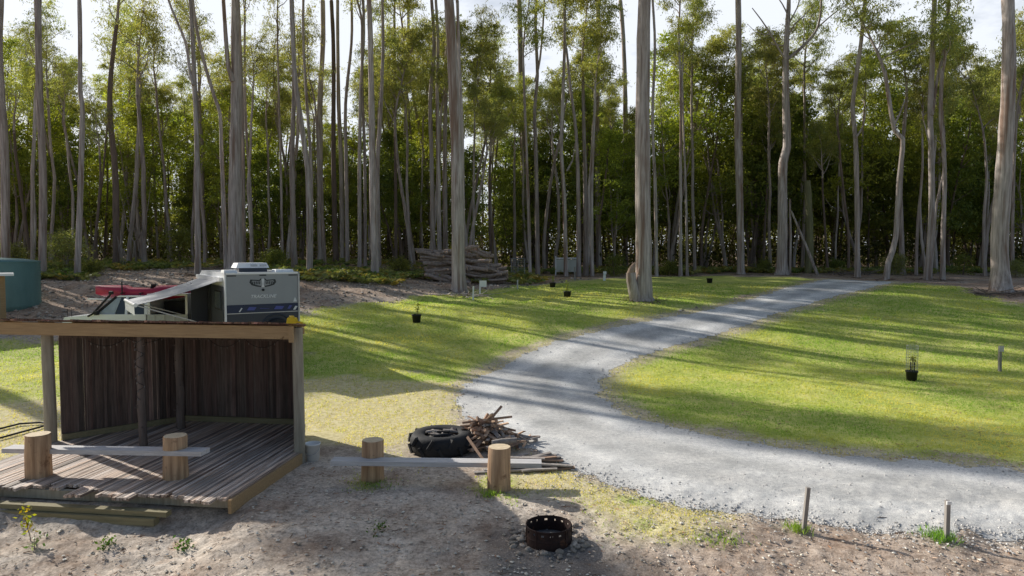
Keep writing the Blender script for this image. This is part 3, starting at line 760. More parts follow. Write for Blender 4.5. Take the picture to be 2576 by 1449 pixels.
# dead pole leaning on the bent gum
q = pg(2058, 692); b = MB(); e = px(1990, 530, q.y - .5)
trunk_mesh(b, [Vector((0, 0, -.1)), (e - q) * .5 + Vector((.06, 0, -.1)), e - q], [.13, .11, .07], 8, 0, .05, .6, 0)
o = b.obj('leaning_pole', BARK[0], None, q); tag(o, 'pale dead pole leaning left at a steep angle against the bent grey gum', 'dead tree')
q = pg(342, 660) if False else Vector((px(343, 655, 53).x, 53, 0)); q.z = gz(q.x, q.y)
root = empty('bare_sapling', 'small bare Y-shaped sapling at the edge of the dark wood left of the caravan', 'sapling', q)
b = MB(); trunk_mesh(b, [(0, 0, 0), (-.05, 0, 1.2), (-.08, 0, 2.0)], [.08, .07, .06], 7, 0, .05, .5, 1.2); b.obj('trunk', BARK[1], root)
for sx in (-1, 1):
    b = MB(); trunk_mesh(b, [(-.08, 0, 1.9), (.55 * sx, 0, 2.8), (.9 * sx, .1, 4.4), (1.3 * sx, 0, 6.5)], [.05, .04, .03, .012], 6, 0, .05, .5, 0); b.obj('limb', BARK[1], root)

# ------------------------------------------------------------------ the wood behind: slim gums, understorey trees, shrubs, ferns
def far_from(x, y, d):
    return all((x - a) ** 2 + (y - c) ** 2 > d * d for a, c in listed_xy)

PROTO = []
for k in range(10):
    H = random.uniform(9, 15); r0 = random.uniform(.09, .19)
    pts = [Vector((0, 0, 0))]; d = Vector((random.gauss(0, .04), random.gauss(0, .04), 1))
    while pts[-1].z < H:
        d = (d + Vector((random.gauss(0, .05), random.gauss(0, .05), .12))).normalized(); pts.append(pts[-1] + d * 1.6)
    b = MB(); trunk_mesh(b, pts, [r0 * (1 - .45 * i / len(pts)) for i in range(len(pts))], 7, 0, .05, 1.0, 1.3)
    PROTO.append((b.mesh('trunk', BARK[[0, 1, 1, 2, 0, 1, 2, 1, 0, 1][k]]), pts[-1].copy(), r0 * .55, (CROWNS + SPARSE)[k % 12]))

def slim(x, y, k, sc_, label, group):
    tm, top, r, cm = PROTO[k]
    if x < -14 and y < 66: cm = AIRY[k % 4]
    root = empty('slim_gum', label, 'tree', (x, y, gz(x, y) - .05), random.uniform(0, 6.28), group)
    root.scale = (sc_, sc_, sc_)
    link('trunk', tm, root)
    c = link('crown', cm, root, top - Vector((0, 0, .2)), random.uniform(0, 6.28)); q = max(.7, min(1, r / .11)) * random.uniform(.85, 1.1); c.scale = (q, q, q)
    listed_xy.append((x, y))

def edge_y(x):       # where the wood starts
    t = x / 55.0
    return 50 - 0 * t + (6 if x > 2 else 0) + max(0, (x - 2)) * .02

n = 0; tries = 0
while n < 190 and tries < 6000:
    tries += 1
    y = random.uniform(50, 66) if random.random() < .6 else random.uniform(66, 84); t = random.uniform(-.86, .86); x = t * y
    if y < edge_y(x) + 1 or not far_from(x, y, 1.5): continue
    if x < -14 and y < 66 and random.random() < .42: continue
    if random.random() > .5 + .5 * (x < 12): continue
    lab = 'slim gum trunk among the massed trees deep in the wood'
    slim(x, y, random.randrange(10), random.uniform(.85, 1.25), lab, 'slim gums massed deep in the wood'); n += 1

DARK = [dense_crown(random.uniform(8.5, 11.5), random.uniform(2.2, 3.0), 95, 88, (.7, .85, .8), (1.5, 1.5, 1.0), base=random.uniform(.16, .3)).mesh('crown', [BARK[2], LEAF_DARK]) for k in range(6)]
WATT = [dense_crown(random.uniform(11, 15), random.uniform(2.4, 3.2), 85, 74, (.7, .8, .8), (1.4, 1.35, 1.0), base=random.uniform(.3, .42)).mesh('crown', [BARK[1], LEAF_WATTLE]) for k in range(5)]
BUSH = [dense_crown(random.uniform(1.6, 2.6), random.uniform(.9, 1.4), 34, 46, (.8, .9, .8), (1.5, 1.4, 1.1), base=.05, L=.17, W=.06).mesh('foliage', [BARK[2], LEAF_DARK]) for k in range(4)]
PALEB = [dense_crown(random.uniform(2.0, 2.6), random.uniform(1.0, 1.3), 34, 46, (.9, 1.0, .9), (1.5, 1.4, 1.2), base=.05, L=.2, W=.05).mesh('foliage', [BARK[1], LEAF_FERN]) for k in range(2)]

def under(name, me, x, y, s_, label, group, cat='tree'):
    o = link(name, me, None, (x, y, gz(x, y) - .05), random.uniform(0, 6.28)); o.scale = (s_, s_, s_ * random.uniform(.9, 1.12))
    tag(o, label, cat, group); listed_xy.append((x, y)); return o

mid = []
def midplace(kind, n, y0, y1, t0, t1, d, s0, s1):
    c = 0; tr = 0
    while c < n and tr < 3000:
        tr += 1
        y = random.uniform(y0, y1); x = random.uniform(t0, t1) * y
        if y < edge_y(x) + 2.0 or any((x - a) ** 2 + (y - e) ** 2 < d * d for a, e in mid): continue
        mid.append((x, y)); c += 1
        if kind == 'dark':
            under('understorey_tree', random.choice(DARK), x, y, random.uniform(s0, s1), 'dark leafy understorey tree among others between the gum trunks', 'dark understorey trees between the gums')
        else:
            under('wattle_tree', random.choice(WATT), x, y, random.uniform(s0, s1), 'airy yellow-green wattle lit from behind among others between the gum trunks', 'yellow-green wattles between the gums')
midplace('dark', 44, 63, 80, .0, .88, 3.0, 1.15, 1.85)
midplace('dark', 28, 60, 78, -.86, .02, 3.2, .8, 1.2)
midplace('wattle', 30, 59, 80, -.88, -.10, 3.0, 1.0, 1.4)
midplace('wattle', 14, 60, 80, .1, .88, 3.0, 1.1, 1.5)

# shrubs at the edge of the wood
for (u, v, Y, me, s_, lab) in ((165, 600, 47, PALEB[0], 1.15, 'round pale-lit shrub behind the third trunk right of the water tank'), (455, 600, 54, BUSH[0], 1.3, 'dark green shrub in the shade left of the pale gum behind the awning'),
                              (2250, 690, 55, PALEB[1], .75, 'yellowish grassy shrub at the foot of the crooked gum right of the road end'), (2555, 690, 52, PALEB[0], .6, 'low yellow-green shrub right of the huge gum at the right edge'),
                              (35, 620, 48, PALEB[1], .9, 'pale sunlit shrub behind the water tank'), (225, 655, 45, BUSH[1], .6, 'small green shrub beside the kinked slim gum'),
                              (1000, 640, 49, BUSH[2], .8, 'dark shrub between the cluster of four trunks and the log pile'), (690, 640, 50, BUSH[3], .8, 'dark shrub behind the caravan air conditioner'),
                              (1550, 650, 55, BUSH[0], .8, 'dark shrub left of the big scarred gum at the edge of the wood'), (1680, 660, 56, BUSH[1], .75, 'dark shrub right of the big scarred gum at the edge of the wood'),
                              (1920, 670, 58, BUSH[2], .7, 'dark shrub left of the bent grey gum'), (2100, 680, 59, BUSH[3], .7, 'dark shrub right of the leaning dead pole'),
                              (2420, 680, 56, BUSH[0], .7, 'dark shrub between the wavering gum and the huge gum at the right edge')):
    q = px(u, v, Y); under('shrub', me, q.x, Y, s_, lab, None, 'shrub')

def ferns():
    P = []
    for (t0, t1, y0, y1, n) in ((-.80, -.62, 43, 50, 150), (-.62, -.45, 49, 55, 70), (-.36, -.17, 42, 49, 230), (-.17, .06, 46, 54, 120), (.06, .86, 56.5, 62, 520), (-.86, .06, 52, 62, 300)):
        for _ in range(n):
            y = random.uniform(y0, y1); x = random.uniform(t0, t1) * y
            if x > 2 and y < edge_y(x) + .5: continue
            P.append((x, y, gz(x, y), random.uniform(.35, .85)))
    C = []; D = []; T = []; S = []
    for x, y, z, s_ in P:
        v = random.random(); base = np.array([.55, .75, .5]) * (1 - v) + np.array([1.4, 1.2, 1.1]) * v
        if random.random() < .16: base = np.array([1.6, 1.1, .8])
        for k in range(11):
            a = random.uniform(0, 2 * PI)
            for j in range(4):
                f = j / 4
                C.append((x + math.cos(a) * s_ * f * .9, y + math.sin(a) * s_ * f * .9, z + s_ * (1.1 * f - .75 * f * f) + .05)); D.append((math.cos(a) * 2.4, math.sin(a) * 2.4, 1.5 - 2.4 * f)); T.append(base * random.uniform(.7, 1.3)); S.append(s_)
    C = np.array(C); S = np.array(S)
    b = MB(); b.leaves(C, .34 * S / .6, .13 * S / .6, 0, 0, np.array(T), np.array(D))
    tag(b.obj('fern_undergrowth', LEAF_FERN), 'ferns and low undergrowth covering the edge of the wood', 'ferns', kind='stuff')
ferns()

# thicket low down between the trunks, one mass
def thicket():
    C = []; T = []
    for _ in range(1000):
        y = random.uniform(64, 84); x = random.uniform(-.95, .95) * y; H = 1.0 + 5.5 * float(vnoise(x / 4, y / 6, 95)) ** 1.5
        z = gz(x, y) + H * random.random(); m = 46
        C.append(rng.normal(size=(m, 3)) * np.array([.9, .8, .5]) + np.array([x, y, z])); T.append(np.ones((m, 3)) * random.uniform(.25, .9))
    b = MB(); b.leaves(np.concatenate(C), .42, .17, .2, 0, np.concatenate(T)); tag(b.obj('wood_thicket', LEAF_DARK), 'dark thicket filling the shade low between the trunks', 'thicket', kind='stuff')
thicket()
# unseen gums added beyond the left edge to cast shade on lawn and dirt
def shade_gums():
    b = MB(); k = 0
    def arr(me):
        n_ = len(me.vertices); co = np.empty(3 * n_, np.float32); me.vertices.foreach_get('co', co); t_ = np.empty(4 * n_, np.float32); me.attributes['tint'].data.foreach_get('color', t_)
        f3 = {}
        lt = np.empty(len(me.polygons), np.int32); me.polygons.foreach_get('loop_total', lt); ls = np.empty(len(me.polygons), np.int32); me.polygons.foreach_get('loop_start', ls); mi = np.empty(len(me.polygons), np.int32); me.polygons.foreach_get('material_index', mi); vi = np.empty(len(me.loops), np.int32); me.loops.foreach_get('vertex_index', vi)
        q4 = lt == 4
        return co.reshape(-1, 3), t_.reshape(-1, 4)[:, :3], vi[ls[q4][:, None] + np.arange(4)], mi[q4]
    A = [arr(m) for m in CROWNS[:4]]
    for x, y, hc, sc_ in SHADE_GUMS:
        co, t_, fq, mi = A[k % 4]; k += 1; a = random.uniform(0, 6.28); R = np.array([[math.cos(a), -math.sin(a), 0], [math.sin(a), math.cos(a), 0], [0, 0, 1]])
        V = (co @ R.T) * sc_ + np.array([x, y, gz(x, y) + hc])
        for m in (0, 1): b.add(V, fq[mi == m], m, t_)
        z0 = gz(x, y); b.tube([(x, y, z0 - .3), (x, y, z0 + hc * .5), (x, y, z0 + hc + .2)], [.38, .30, .20], 9, 0)
    tag(b.obj('unseen_shade_gums', [BARK[0], LEAF_GUM]), 'unseen gums added beyond the left edge of the view for their shade', 'wood', kind='stuff')
SHADE_GUMS = [(-41.5, 49.3, 25, .6), (-44.2, 53, 25, .6), (-47.5, 57, 26, .6), (-50, 60, 26, .6), (-53, 64, 26, .6), (-40, 48, 25, .5), (-55, 66.5, 26, .6), (-31.2, 31, 15, .62), (-38, 36, 18.5, .68), (-45, 50, 14, .95), (-56, 63, 17, 1.1), (-51, 41, 15, .8), (-50, 56, 15, 1.0), (-60, 60, 17, 1.1), (-42, 24, 15, .9)]
shade_gums()

# the far wood, one mass
def farwood():
    b = MB()
    n = 1900; C = []; T = []
    for _ in range(n):
        y = random.uniform(84, 108); x = random.uniform(-.95, .95) * y
        H = (9 + 12 * float(vnoise(x / 6, y / 9, 91))) * (.45 if random.random() < .35 else 1)
        z = gz(x, y) + H * random.random() ** .8
        m = 70
        C.append(rng.normal(size=(m, 3)) * np.array([1.0, .9, .6]) + np.array([x, y, z])); T.append(np.ones((m, 3)) * random.uniform(.5, 1.5))
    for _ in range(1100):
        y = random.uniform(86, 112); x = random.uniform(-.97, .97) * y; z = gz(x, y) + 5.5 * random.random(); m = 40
        C.append(rng.normal(size=(m, 3)) * np.array([1.1, .9, .6]) + np.array([x, y, z])); T.append(np.ones((m, 3)) * random.uniform(.2, .5))  # low clumps tinted darker: deep shade of the wood put into leaf colour
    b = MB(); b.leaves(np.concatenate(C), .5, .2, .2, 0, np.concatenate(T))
    for _ in range(260):
        y = random.uniform(80, 104); x = random.uniform(-.92, .92) * y; z = gz(x, y); r_ = random.uniform(.08, .2)
        b.tube([(x, y, z - .2), (x + random.gauss(0, .4), y, z + 6), (x + random.gauss(0, .8), y, z + random.uniform(11, 15))], [r_, r_ * .8, r_ * .4], 5, 1, random.uniform(.6, 1.3))
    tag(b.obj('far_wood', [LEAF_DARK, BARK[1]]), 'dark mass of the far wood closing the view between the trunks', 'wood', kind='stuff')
farwood()

# ------------------------------------------------------------------ materials for built things
W_SLAT = M('weathered_dark_slats', (.215, .16, .133), (.08, .061, .052), (26, 26, 1.6), .85, .35)
W_DECK = M('weathered_grey_deck', (.92, .81, .72), (.40, .295, .235), (40, 1.2, 40), .6, .4, lo=.38, hi=.62)
W_BEAM = M('treated_pine_beam', (.48, .325, .17), (.33, .215, .11), (2, 30, 30), .75, .15, blot=((.16, .09, .045), 3.5, .68, .74))
W_SLEEP = M('green_treated_sleeper', (.33, .285, .165), (.22, .185, .10), (2, 22, 22), .8, .2, blot=((.14, .10, .06), 3, .66, .74))
W_POST = M('grey_round_post', (.46, .42, .33), (.27, .235, .18), (16, 16, 1.2), .85, .35)
W_POLE = M('barky_pole', (.22, .175, .15), (.12, .09, .075), (16, 16, 1.5), .9, .5)
W_LOG = M('debarked_log', (.66, .44, .265), (.33, .20, .115), (11, 11, .6), .75, .5, lo=.36, hi=.62, blot=((.22, .12, .065), 5, .6, .72))
W_END = M('sawn_log_end', (.82, .68, .47), (.62, .48, .31), (12, 12, 12), .8, .15)
W_PLANK = M('silvered_plank', (.70, .68, .67), (.46, .445, .44), (1.5, 24, 24), .75, .2, blot=((.2, .19, .18), 4, .68, .74))
W_ROOF = M('roof_slats', (.22, .15, .11), (.10, .07, .055), (30, 2, 30), .85, .3)
W_STAKE = M('grey_stake', (.40, .37, .34), (.24, .215, .195), (30, 30, 2), .85, .3)
W_FIRE = M('firewood_bark', (.44, .29, .20), (.22, .145, .105), (9, 9, 9), .85, .4, objrand=.25)
W_SPLIT = M('split_wood', (.80, .58, .41), (.52, .335, .215), (9, 9, 9), .8, .3, objrand=.2)
W_GREYW = M('grey_offcut', (.42, .38, .35), (.25, .215, .19), (9, 9, 9), .85, .3, objrand=.2)
W_PILE = M('grey_log_bark', (.50, .42, .37), (.22, .165, .135), (5, 5, 5), .9, .5, blot=((.38, .19, .11), 2.2, .58, .66), objrand=.2)
RUBBER = M('black_rubber', (.022, .022, .024), (.035, .034, .034), (20, 20, 20), .75, .2, spec=.35)
RUST = M('rusted_steel', (.058, .032, .027), (.03, .02, .018), (9, 9, 9), .8, .3, metal=.2, blot=((.13, .06, .035), 8, .58, .72))
WHITEP = M('white_paint', (.92, .93, .94), (.88, .89, .90), (2, 2, 2), .3, 0, spec=.5, coat=.3)
WHITEPL = M('white_plastic', (.93, .93, .92), (.90, .90, .88), (6, 6, 6), .45, .03)
GREYP = M('grey_composite_panel', (.34, .36, .38), (.31, .33, .35), (2, 2, 2), .35, 0, spec=.5)
LGREY = M('light_grey_panel', (.56, .57, .57), (.50, .51, .51), (3, 3, 3), .5, 0)
DARKP = M('dark_checker_plate', (.045, .055, .075), (.03, .036, .05), (40, 40, 40), .4, .1, spec=.5)
BLUEP = M('blue_decal', (.10, .12, .42), (.08, .10, .32), (4, 4, 4), .4, 0)
BLACKP = M('black_plastic', (.02, .02, .022), (.03, .03, .032), (20, 20, 20), .55, .05)
GLASS = M('dark_glass', (.03, .035, .04), (.02, .024, .03), (2, 2, 2), .08, 0, spec=.8)
WINDSCR = M('pale_windscreen', (.20, .235, .26), (.10, .125, .14), (2, 2, 2), .06, 0, spec=.9)
METAL = M('galvanised_metal', (.52, .53, .54), (.44, .45, .46), (8, 8, 8), .4, .02, metal=.7)
CANVAS = M('grey_awning_vinyl', (.34, .35, .37), (.28, .29, .31), (3, 3, 3), .6, .03)
REDPL = M('red_kayak_plastic', (.50, .022, .065), (.42, .018, .05), (3, 3, 3), .35, 0, spec=.5)
YELLOW = M('yellow_plastic', (.72, .50, .02), (.62, .42, .015), (8, 8, 8), .4, .02)
TEAL = M('teal_tank_steel', (.15, .29, .28), (.115, .235, .23), (3, 3, 1), .45, .03, spec=.4)
LOGOD = M('logo_dark', (.05, .055, .06), (.04, .045, .05), (4, 4, 4), .4, 0)
LOGOW = M('logo_white', (.75, .77, .79), (.70, .72, .74), (4, 4, 4), .4, 0)
BULB = M('clear_bulb', (.30, .28, .25), (.24, .22, .2), (9, 9, 9), .2, 0, spec=.8)
ASHM = M('grey_ash', (.22, .21, .20), (.08, .075, .07), (18, 18, 18), .95, .4)
WIREM = M('wire_mesh', (.5, .52, .52), (.42, .44, .44), (9, 9, 9), .5, 0, metal=.4)
RSTONE = M('hearth_stone', (.50, .43, .355), (.30, .26, .22), (14, 14, 14), .9, .3, objrand=.3)

def V3(x, y, z): return Vector((x, y, z))

# ------------------------------------------------------------------ open timber shelter with its deck
SH = empty('timber_shelter', 'open-fronted timber slat shelter with lean-to roof and a weathered deck', 'shelter', (DECK_O[0], DECK_O[1], 0), DA)
def dg(lx, ly):
    p = DECK_O + DU * lx + DV * ly
    return gz(p[0], p[1])
DZ = .25
b = MB(); x = -5.75; last = -2.92; run = 0
k = 0
while x < -.01:
    wd = random.uniform(.052, .07)
    if run <= 0: last = -2.92 + random.choice([-.10, -.04, .02, .06, .12, .24, .36 if x < -2.5 else .14]) + (.16 if -4.4 < x < -3.0 else 0); run = random.randint(1, 5)
    run -= 1
    y0 = last + random.uniform(-.03, .03)
    # the deck follows the three back walls
    y1 = 2.2
    if x < -4.06: y1 = .1 + (x + 5.78) / 1.72 * 2.1 - .02
    if x > -.93: y1 = .1 + (0 - x) / .93 * 2.1 - .02
    y1 = max(y1, .1)
    g_ = random.choice([random.uniform(.38, .7), random.uniform(.7, 1.1), random.uniform(.9, 1.15)]); wm = random.uniform(.88, 1.02)
    dz = random.uniform(-.006, .006)
    b.box((x + wd / 2, (y0 + y1) / 2, DZ - .025 + dz), (wd - .007, y1 - y0, .05), tint=(g_, g_ * wm, g_ * wm * wm))
    x += wd; k += 1
deck = b.obj('deck', W_DECK, SH)
b = MB(); b.box((.03, -1.42, .11), (.06, 2.8, .24)); b.obj('edge_beam', W_BEAM, deck)
for yy, xa, xb in ((-2.62, -5.5, -.02), (-1.3, -5.5, -.02), (.05, -5.5, -.02)):
    b = MB(); b.box(((xa + xb) / 2, yy, .11), (xb - xa, .09, .16)); b.obj('joist', W_POST, deck)
for xx, yy in ((-.06, -2.55), (-2.8, -2.5), (-5.4, -2.5), (-.10, -1.2)):
    zb = dg(xx, yy) - .15
    b = MB(); b.box((xx, yy, (zb + .03) / 2), (.1, .1, .03 - zb)); b.obj('stump', W_POST, deck)

def slatwall(ax, ay, bx, by, zt0, zt1, nm, lbl=None):
    b = MB(); L_ = math.hypot(bx - ax, by - ay); s_ = 0; a = math.atan2(by - ay, bx - ax); R = Matrix.Rotation(a, 4, 'Z')
    while s_ < L_ - .02:
        wd = random.choice([random.uniform(.045, .07), random.uniform(.06, .12)]); gap = random.choice([.001, .001, .002, .003, .007])
        t = (s_ + wd / 2) / L_; g_ = random.choice([.6, .75, .9, 1, 1.1, 1.35, 1.9 if random.random() < .35 else 1.0]); wm = random.uniform(.86, 1.05)
        zt = zt0 + (zt1 - zt0) * t + random.uniform(-.01, .01)
        b.box((ax + (bx - ax) * t, ay + (by - ay) * t, (DZ - .03 + zt) / 2), (wd - gap, .022 + random.uniform(0, .012), zt - DZ + .03), R, tint=(g_, g_ * wm, g_ * wm))
        s_ += wd
    o = b.obj(nm, W_SLAT, SH)
    off = Vector((-math.sin(a), math.cos(a), 0)) * -.055
    b = MB(); b.bar(V3(ax, ay, DZ + .07) + off, V3(bx, by, DZ + .07) + off, .07, .13); b.obj('bottom_plate', W_SLEEP, o)
    b = MB(); b.bar(V3(ax, ay, zt0 - .22) + off, V3(bx, by, zt1 - .22) + off, .05, .10); b.obj('top_rail', W_SLAT, o)
    return o
def roofz(ly): return 2.975 - .13 * (ly + .3)
slatwall(-5.70, .16, -4.03, 2.20, roofz(.1) - .10, roofz(2.2) - .09, 'side_wall')
slatwall(-4.08, 2.22, -.93, 2.22, roofz(2.2) - .09, roofz(2.2) - .09, 'back_wall')
slatwall(-.92, 2.17, -.07, .22, roofz(2.2) - .09, roofz(.1) - .10, 'side_wall')
# posts
def post(x, y, z0, z1, r, mat, n=14, sq=False, parent=SH, nm='post'):
    b = MB()
    if sq: b.box((x, y, (z0 + z1) / 2), (2 * r, 2 * r, z1 - z0))
    else: b.tube([(x, y, z0), (x + .01, y, (z0 * .6 + z1 * .4)), (x - .005, y, z0 * .2 + z1 * .8), (x, y, z1)], [r * 1.06, r * 1.0, r * .98, r * .95], n, rough=.03)
    return b.obj(nm, mat, parent)
post(-.035, .03, -.12, 2.87, .112, W_POST)
post(-5.84, .02, dg(-5.84, .02) - .15, 2.70, .122, W_POST)
for x, y, r, zt in ((-3.59, -.02, .082, 2.70), (-3.66, 1.45, .095, 2.60)):
    b = MB(); pts = [V3(x + random.uniform(-.02, .02), y, DZ + (zt - DZ) * i / 8) for i in range(9)]
    b.tube(pts, [r * random.uniform(.93, 1.07) for _ in pts], 10, rough=.06)
    for _ in range(9):
        z = random.uniform(.6, 2.5); a = random.uniform(3.4, 6.2); d = V3(math.cos(a), math.sin(a), .3)
        b.tube([V3(x, y, z) + d * r * .8, V3(x, y, z) + d * (r + random.uniform(.02, .07))], [.02, .008], 5)
    b.obj('pole', W_POLE, SH)
# front beam, inner beam, rear beam, rafters
b = MB(); b.box((-3.52, -.30, 2.80), (6.96, .055, .27)); b.obj('front_beam', W_BEAM, SH)
b = MB(); b.box((.0, -.345, 2.77), (.09, .05, .33)); b.obj('end_cleat', W_BEAM, SH)
b = MB(); b.box((-3.5, -.02, 2.74), (6.8, .07, .2)); b.obj('inner_beam', W_BEAM, SH)
b = MB(); b.box((-2.5, 2.34, roofz(2.34) - .10), (3.1, .06, .16)); b.obj('rear_beam', W_BEAM, SH)
for x in np.linspace(-6.6, -.12, 9):
    b = MB(); R = Matrix.Rotation(-math.atan(.13), 4, 'X')
    y1 = 2.3 if -4.1 < x < -1.0 else (.15 if x > -1 or x < -5.6 else .3 + (x + 5.7) / 1.7 * 2)
    b.bar(V3(x, -.26, roofz(-.26) - .075), V3(x, y1, roofz(y1) - .075), .045, .12); b.obj('rafter', W_BEAM, SH)
# roof: slats front to back, ragged ends over the beam
b = MB(); x = -7.05; ends = MB()
while x < .02:
    wd = random.uniform(.06, .09); y0 = -.37 + random.uniform(-.04, .03)
    y1 = 2.5
    if x > -1.1: y1 = .22 + (0 - x) / 1.1 * 2.28
    if x < -4.0: y1 = .22 + (x + 5.92) / 1.92 * 2.28
    if x < -5.9: y1 = .0
    g_ = random.uniform(.55, 1.3); h = random.choice([.025, .03, .035, .045])
    if random.random() < .16: g_ *= 2.2
    b.bar(V3(x + wd / 2, y0, roofz(y0) + h / 2 - .008), V3(x + wd / 2, y1, roofz(y1) + h / 2 - .008), wd - .006, h, tint=(g_ * 1.1, g_ * random.uniform(.8, 1), g_ * .85))
    x += wd
b.obj('roof', W_ROOF, SH)
b = MB(); b.box((-3.5, .9, roofz(.9) + .045), (.01, .01, .01))

# string of bulbs sagging along the walls
def strand(pts, nm_lab):
    b = MB(); b.tube(pts, .006, 5, 0); root = b.obj('string_lights', BLACKP, None, (DECK_O[0], DECK_O[1], 0), DA)
    tag(root, nm_lab, 'string lights')
    for i in range(1, len(pts), 2):
        bb = MB(); p = Vector(pts[i]); bb.tube([p, p - V3(0, 0, .03), p - V3(0, 0, .06)], [.007, .011, .004], 6, 0); bb.obj('bulb', BULB, root)
    return root
P_ = []
for (xa, ya, xb, yb) in ((-3.35, 2.05, -2.4, 2.05), (-2.4, 2.05, -1.4, 2.05)):
    for i in range(13):
        t = i / 12; P_.append(V3(xa + (xb - xa) * t, ya + (yb - ya) * t, 2.40 - .26 * 4 * t * (1 - t)))
strand(P_, 'strand of small bulbs sagging along the back wall inside the shelter')
P_ = []
for (xa, ya, xb, yb) in ((-5.2, .42, -4.75, 1.08), (-4.75, 1.08, -4.2, 1.85)):
    for i in range(13):
        t = i / 12; P_.append(V3(xa + (xb - xa) * t, ya + (yb - ya) * t, 2.46 - .16 * 4 * t * (1 - t)))
strand(P_, 'short strand of small bulbs hung high on the left wall inside the shelter')
b = MB(); zpts = [V3(-3.59 + .095 * math.cos(a), -.02 - .095 * abs(math.sin(a)) - .01, 2.6 - a * .055) for a in np.linspace(0, 24, 60)]
b.tube(zpts, .006, 4); bb = MB()
o = b.obj('string_lights', BLACKP, None, (DECK_O[0], DECK_O[1], 0), DA); tag(o, 'string of small bulbs wound down the slim front pole of the shelter', 'string lights')
for i in range(2, 60, 4): bb = MB(); bb.tube([zpts[i], zpts[i] - V3(0, .02, .04)], [.006, .009], 6); bb.obj('bulb', BULB, o)

# step of two sleepers in front of the deck
for i, (xa, xb, y, zt, hh, dd, lab) in enumerate(((-6.9, -.98, -2.98, .055, .085, .15, 'upper sleeper of the low step in front of the deck'), (-6.9, -1.16, -3.05, -.04, .125, .15, 'lower sleeper of the low step in front of the deck'))):
    b = MB(); b.box(((xa + xb) / 2, y, zt - hh / 2), (xb - xa, dd, hh)); o = b.obj('sleeper', W_SLEEP, None, (DECK_O[0], DECK_O[1], 0), DA); tag(o, lab, 'sleeper', 'step sleepers')

# yellow case on the roof corner
c = px(735, 806, 13.86)
root = empty('yellow_case', 'small yellow plastic case left on the right front corner of the shelter roof', 'case', (c.x, c.y, roofz(-.3) + .025), DA)
b = MB(); b.box((0, 0, .055), (.20, .13, .11), taper=.82); b.box((-.01, 0, .115), (.13, .09, .02), taper=.8); b.obj('body', YELLOW, root)
b = MB(); b.tube([(-.05, -.02, .11), (-.045, -.02, .145), (.045, -.02, .145), (.05, -.02, .11)], .012, 6); b.obj('handle', YELLOW, root)
b = MB(); b.tube([(.09, 0, .03), (.16, .01, .02), (.22, .02, .0)], [.018, .022, .018], 7); b.obj('nozzle', YELLOW, root)

# ------------------------------------------------------------------ log benches
def bench(la, lb, plank, ha, hb, za, zb, label):
    o = (Vector(la) + Vector(lb)) / 2
    root = empty('log_bench', label, 'bench', (o.x, o.y, min(za, zb)))
    for (x, y), h, z in ((la, ha, za), (lb, hb, zb)):
        p = V3(x - o.x, y - o.y, z - min(za, zb)); r = .212
        b = MB()
        b.tube([p + V3(0, 0, -.03), p + V3(0, 0, h * .5), p + V3(.01, 0, h - .015), p + V3(.01, .0, h)], [r * 1.05, r, r * .98, r * .945], 26, 0, rough=.028, capmat=1)
        b.obj('log', [W_LOG, W_END], root)
    (x0, y0, z0), (x1, y1, z1) = plank
    b = MB(); b.bar(V3(x0 - o.x, y0 - o.y, z0 - min(za, zb)), V3(x1 - o.x, y1 - o.y, z1 - min(za, zb)), .29, .085)
    me_o = b.obj('plank', W_PLANK, root)
    return root
A = px(98, 1204, 12.62); A = (A.x, 12.62); Bq = px(447, 1199, 12.62); Bq = (Bq.x, 12.55)
s0 = F / 12.8
def wp(u, v, Y): q = px(u, v, Y); return (q.x, q.y, q.z)
bench(A, Bq, (wp(20, 1129, 12.9), wp(517, 1137, 12.40)), .80, .79, DZ - .002, DZ - .002, 'log bench standing on the deck, a grey plank let into two upright logs')
A = pg(938, 1214) + V3(-.035, .17, 0); Bq = pg(1255, 1240) + V3(0, .17, 0)
bench((A.x, A.y), (Bq.x, Bq.y), (wp(836, 1160, 12.93), wp(1362, 1166, 12.86)), .80, .82, A.z - .01, Bq.z - .01, 'log bench standing on the bare ground between the shelter and the fire ring')

# bucket
q = pg(787, 1158); root = empty('bucket', 'white plastic bucket beside the right post of the shelter', 'bucket', q); root.scale = (1.15, 1.15, 1.15)
b = MB(); b.lathe([(.0, .0), (.118, 0), (.138, .30), (.147, .30), (.147, .325), (.138, .325), (.132, .30), (.112, .02), (0, .02)], 28); b.obj('body', WHITEPL, root)
b = MB(); b.tube([(.145 * math.cos(a), .145 * math.sin(a) * .9 - .03, .28 - .11 * math.sin(-a) if False else .27 - .13 * abs(math.sin(a))) for a in np.linspace(PI, 2 * PI, 14)], .005, 5); b.obj('handle', METAL, root)

# tractor tyre with ash and charred wood inside
q = pg(1108, 1136); q.y += .10; q.z = gz(q.x, q.y); TY = q.copy()
q.x += .02
root = empty('tractor_tyre', 'old black tractor tyre lying flat beside the firewood heap', 'tyre', q, .3)
b = MB()
prof = [(.34, .05), (.44, .02), (.56, .0), (.62, .04), (.645, .12), (.65, .21), (.645, .30), (.62, .38), (.56, .43), (.44, .425), (.36, .39), (.34, .36), (.40, .35), (.50, .38), (.55, .30), (.56, .2), (.52, .08), (.40, .06), (.34, .05)]
b.lathe(prof, 48); b.obj('carcass', RUBBER, root)
b = MB()
for k in range(20):
    a = 2 * PI * k / 20; up = k % 2
    p0 = V3(math.cos(a) * .655, math.sin(a) * .655, .215 + (.0 if up else -.0)); a2 = a + .16
    z1 = .40 if up else .03
    b.bar(p0, V3(math.cos(a2) * .615, math.sin(a2) * .615, z1), .085, .06)
b.obj('lugs', RUBBER, root); root.scale = (1.09, 1.09, 1.0)
b = MB(); V_ = [];
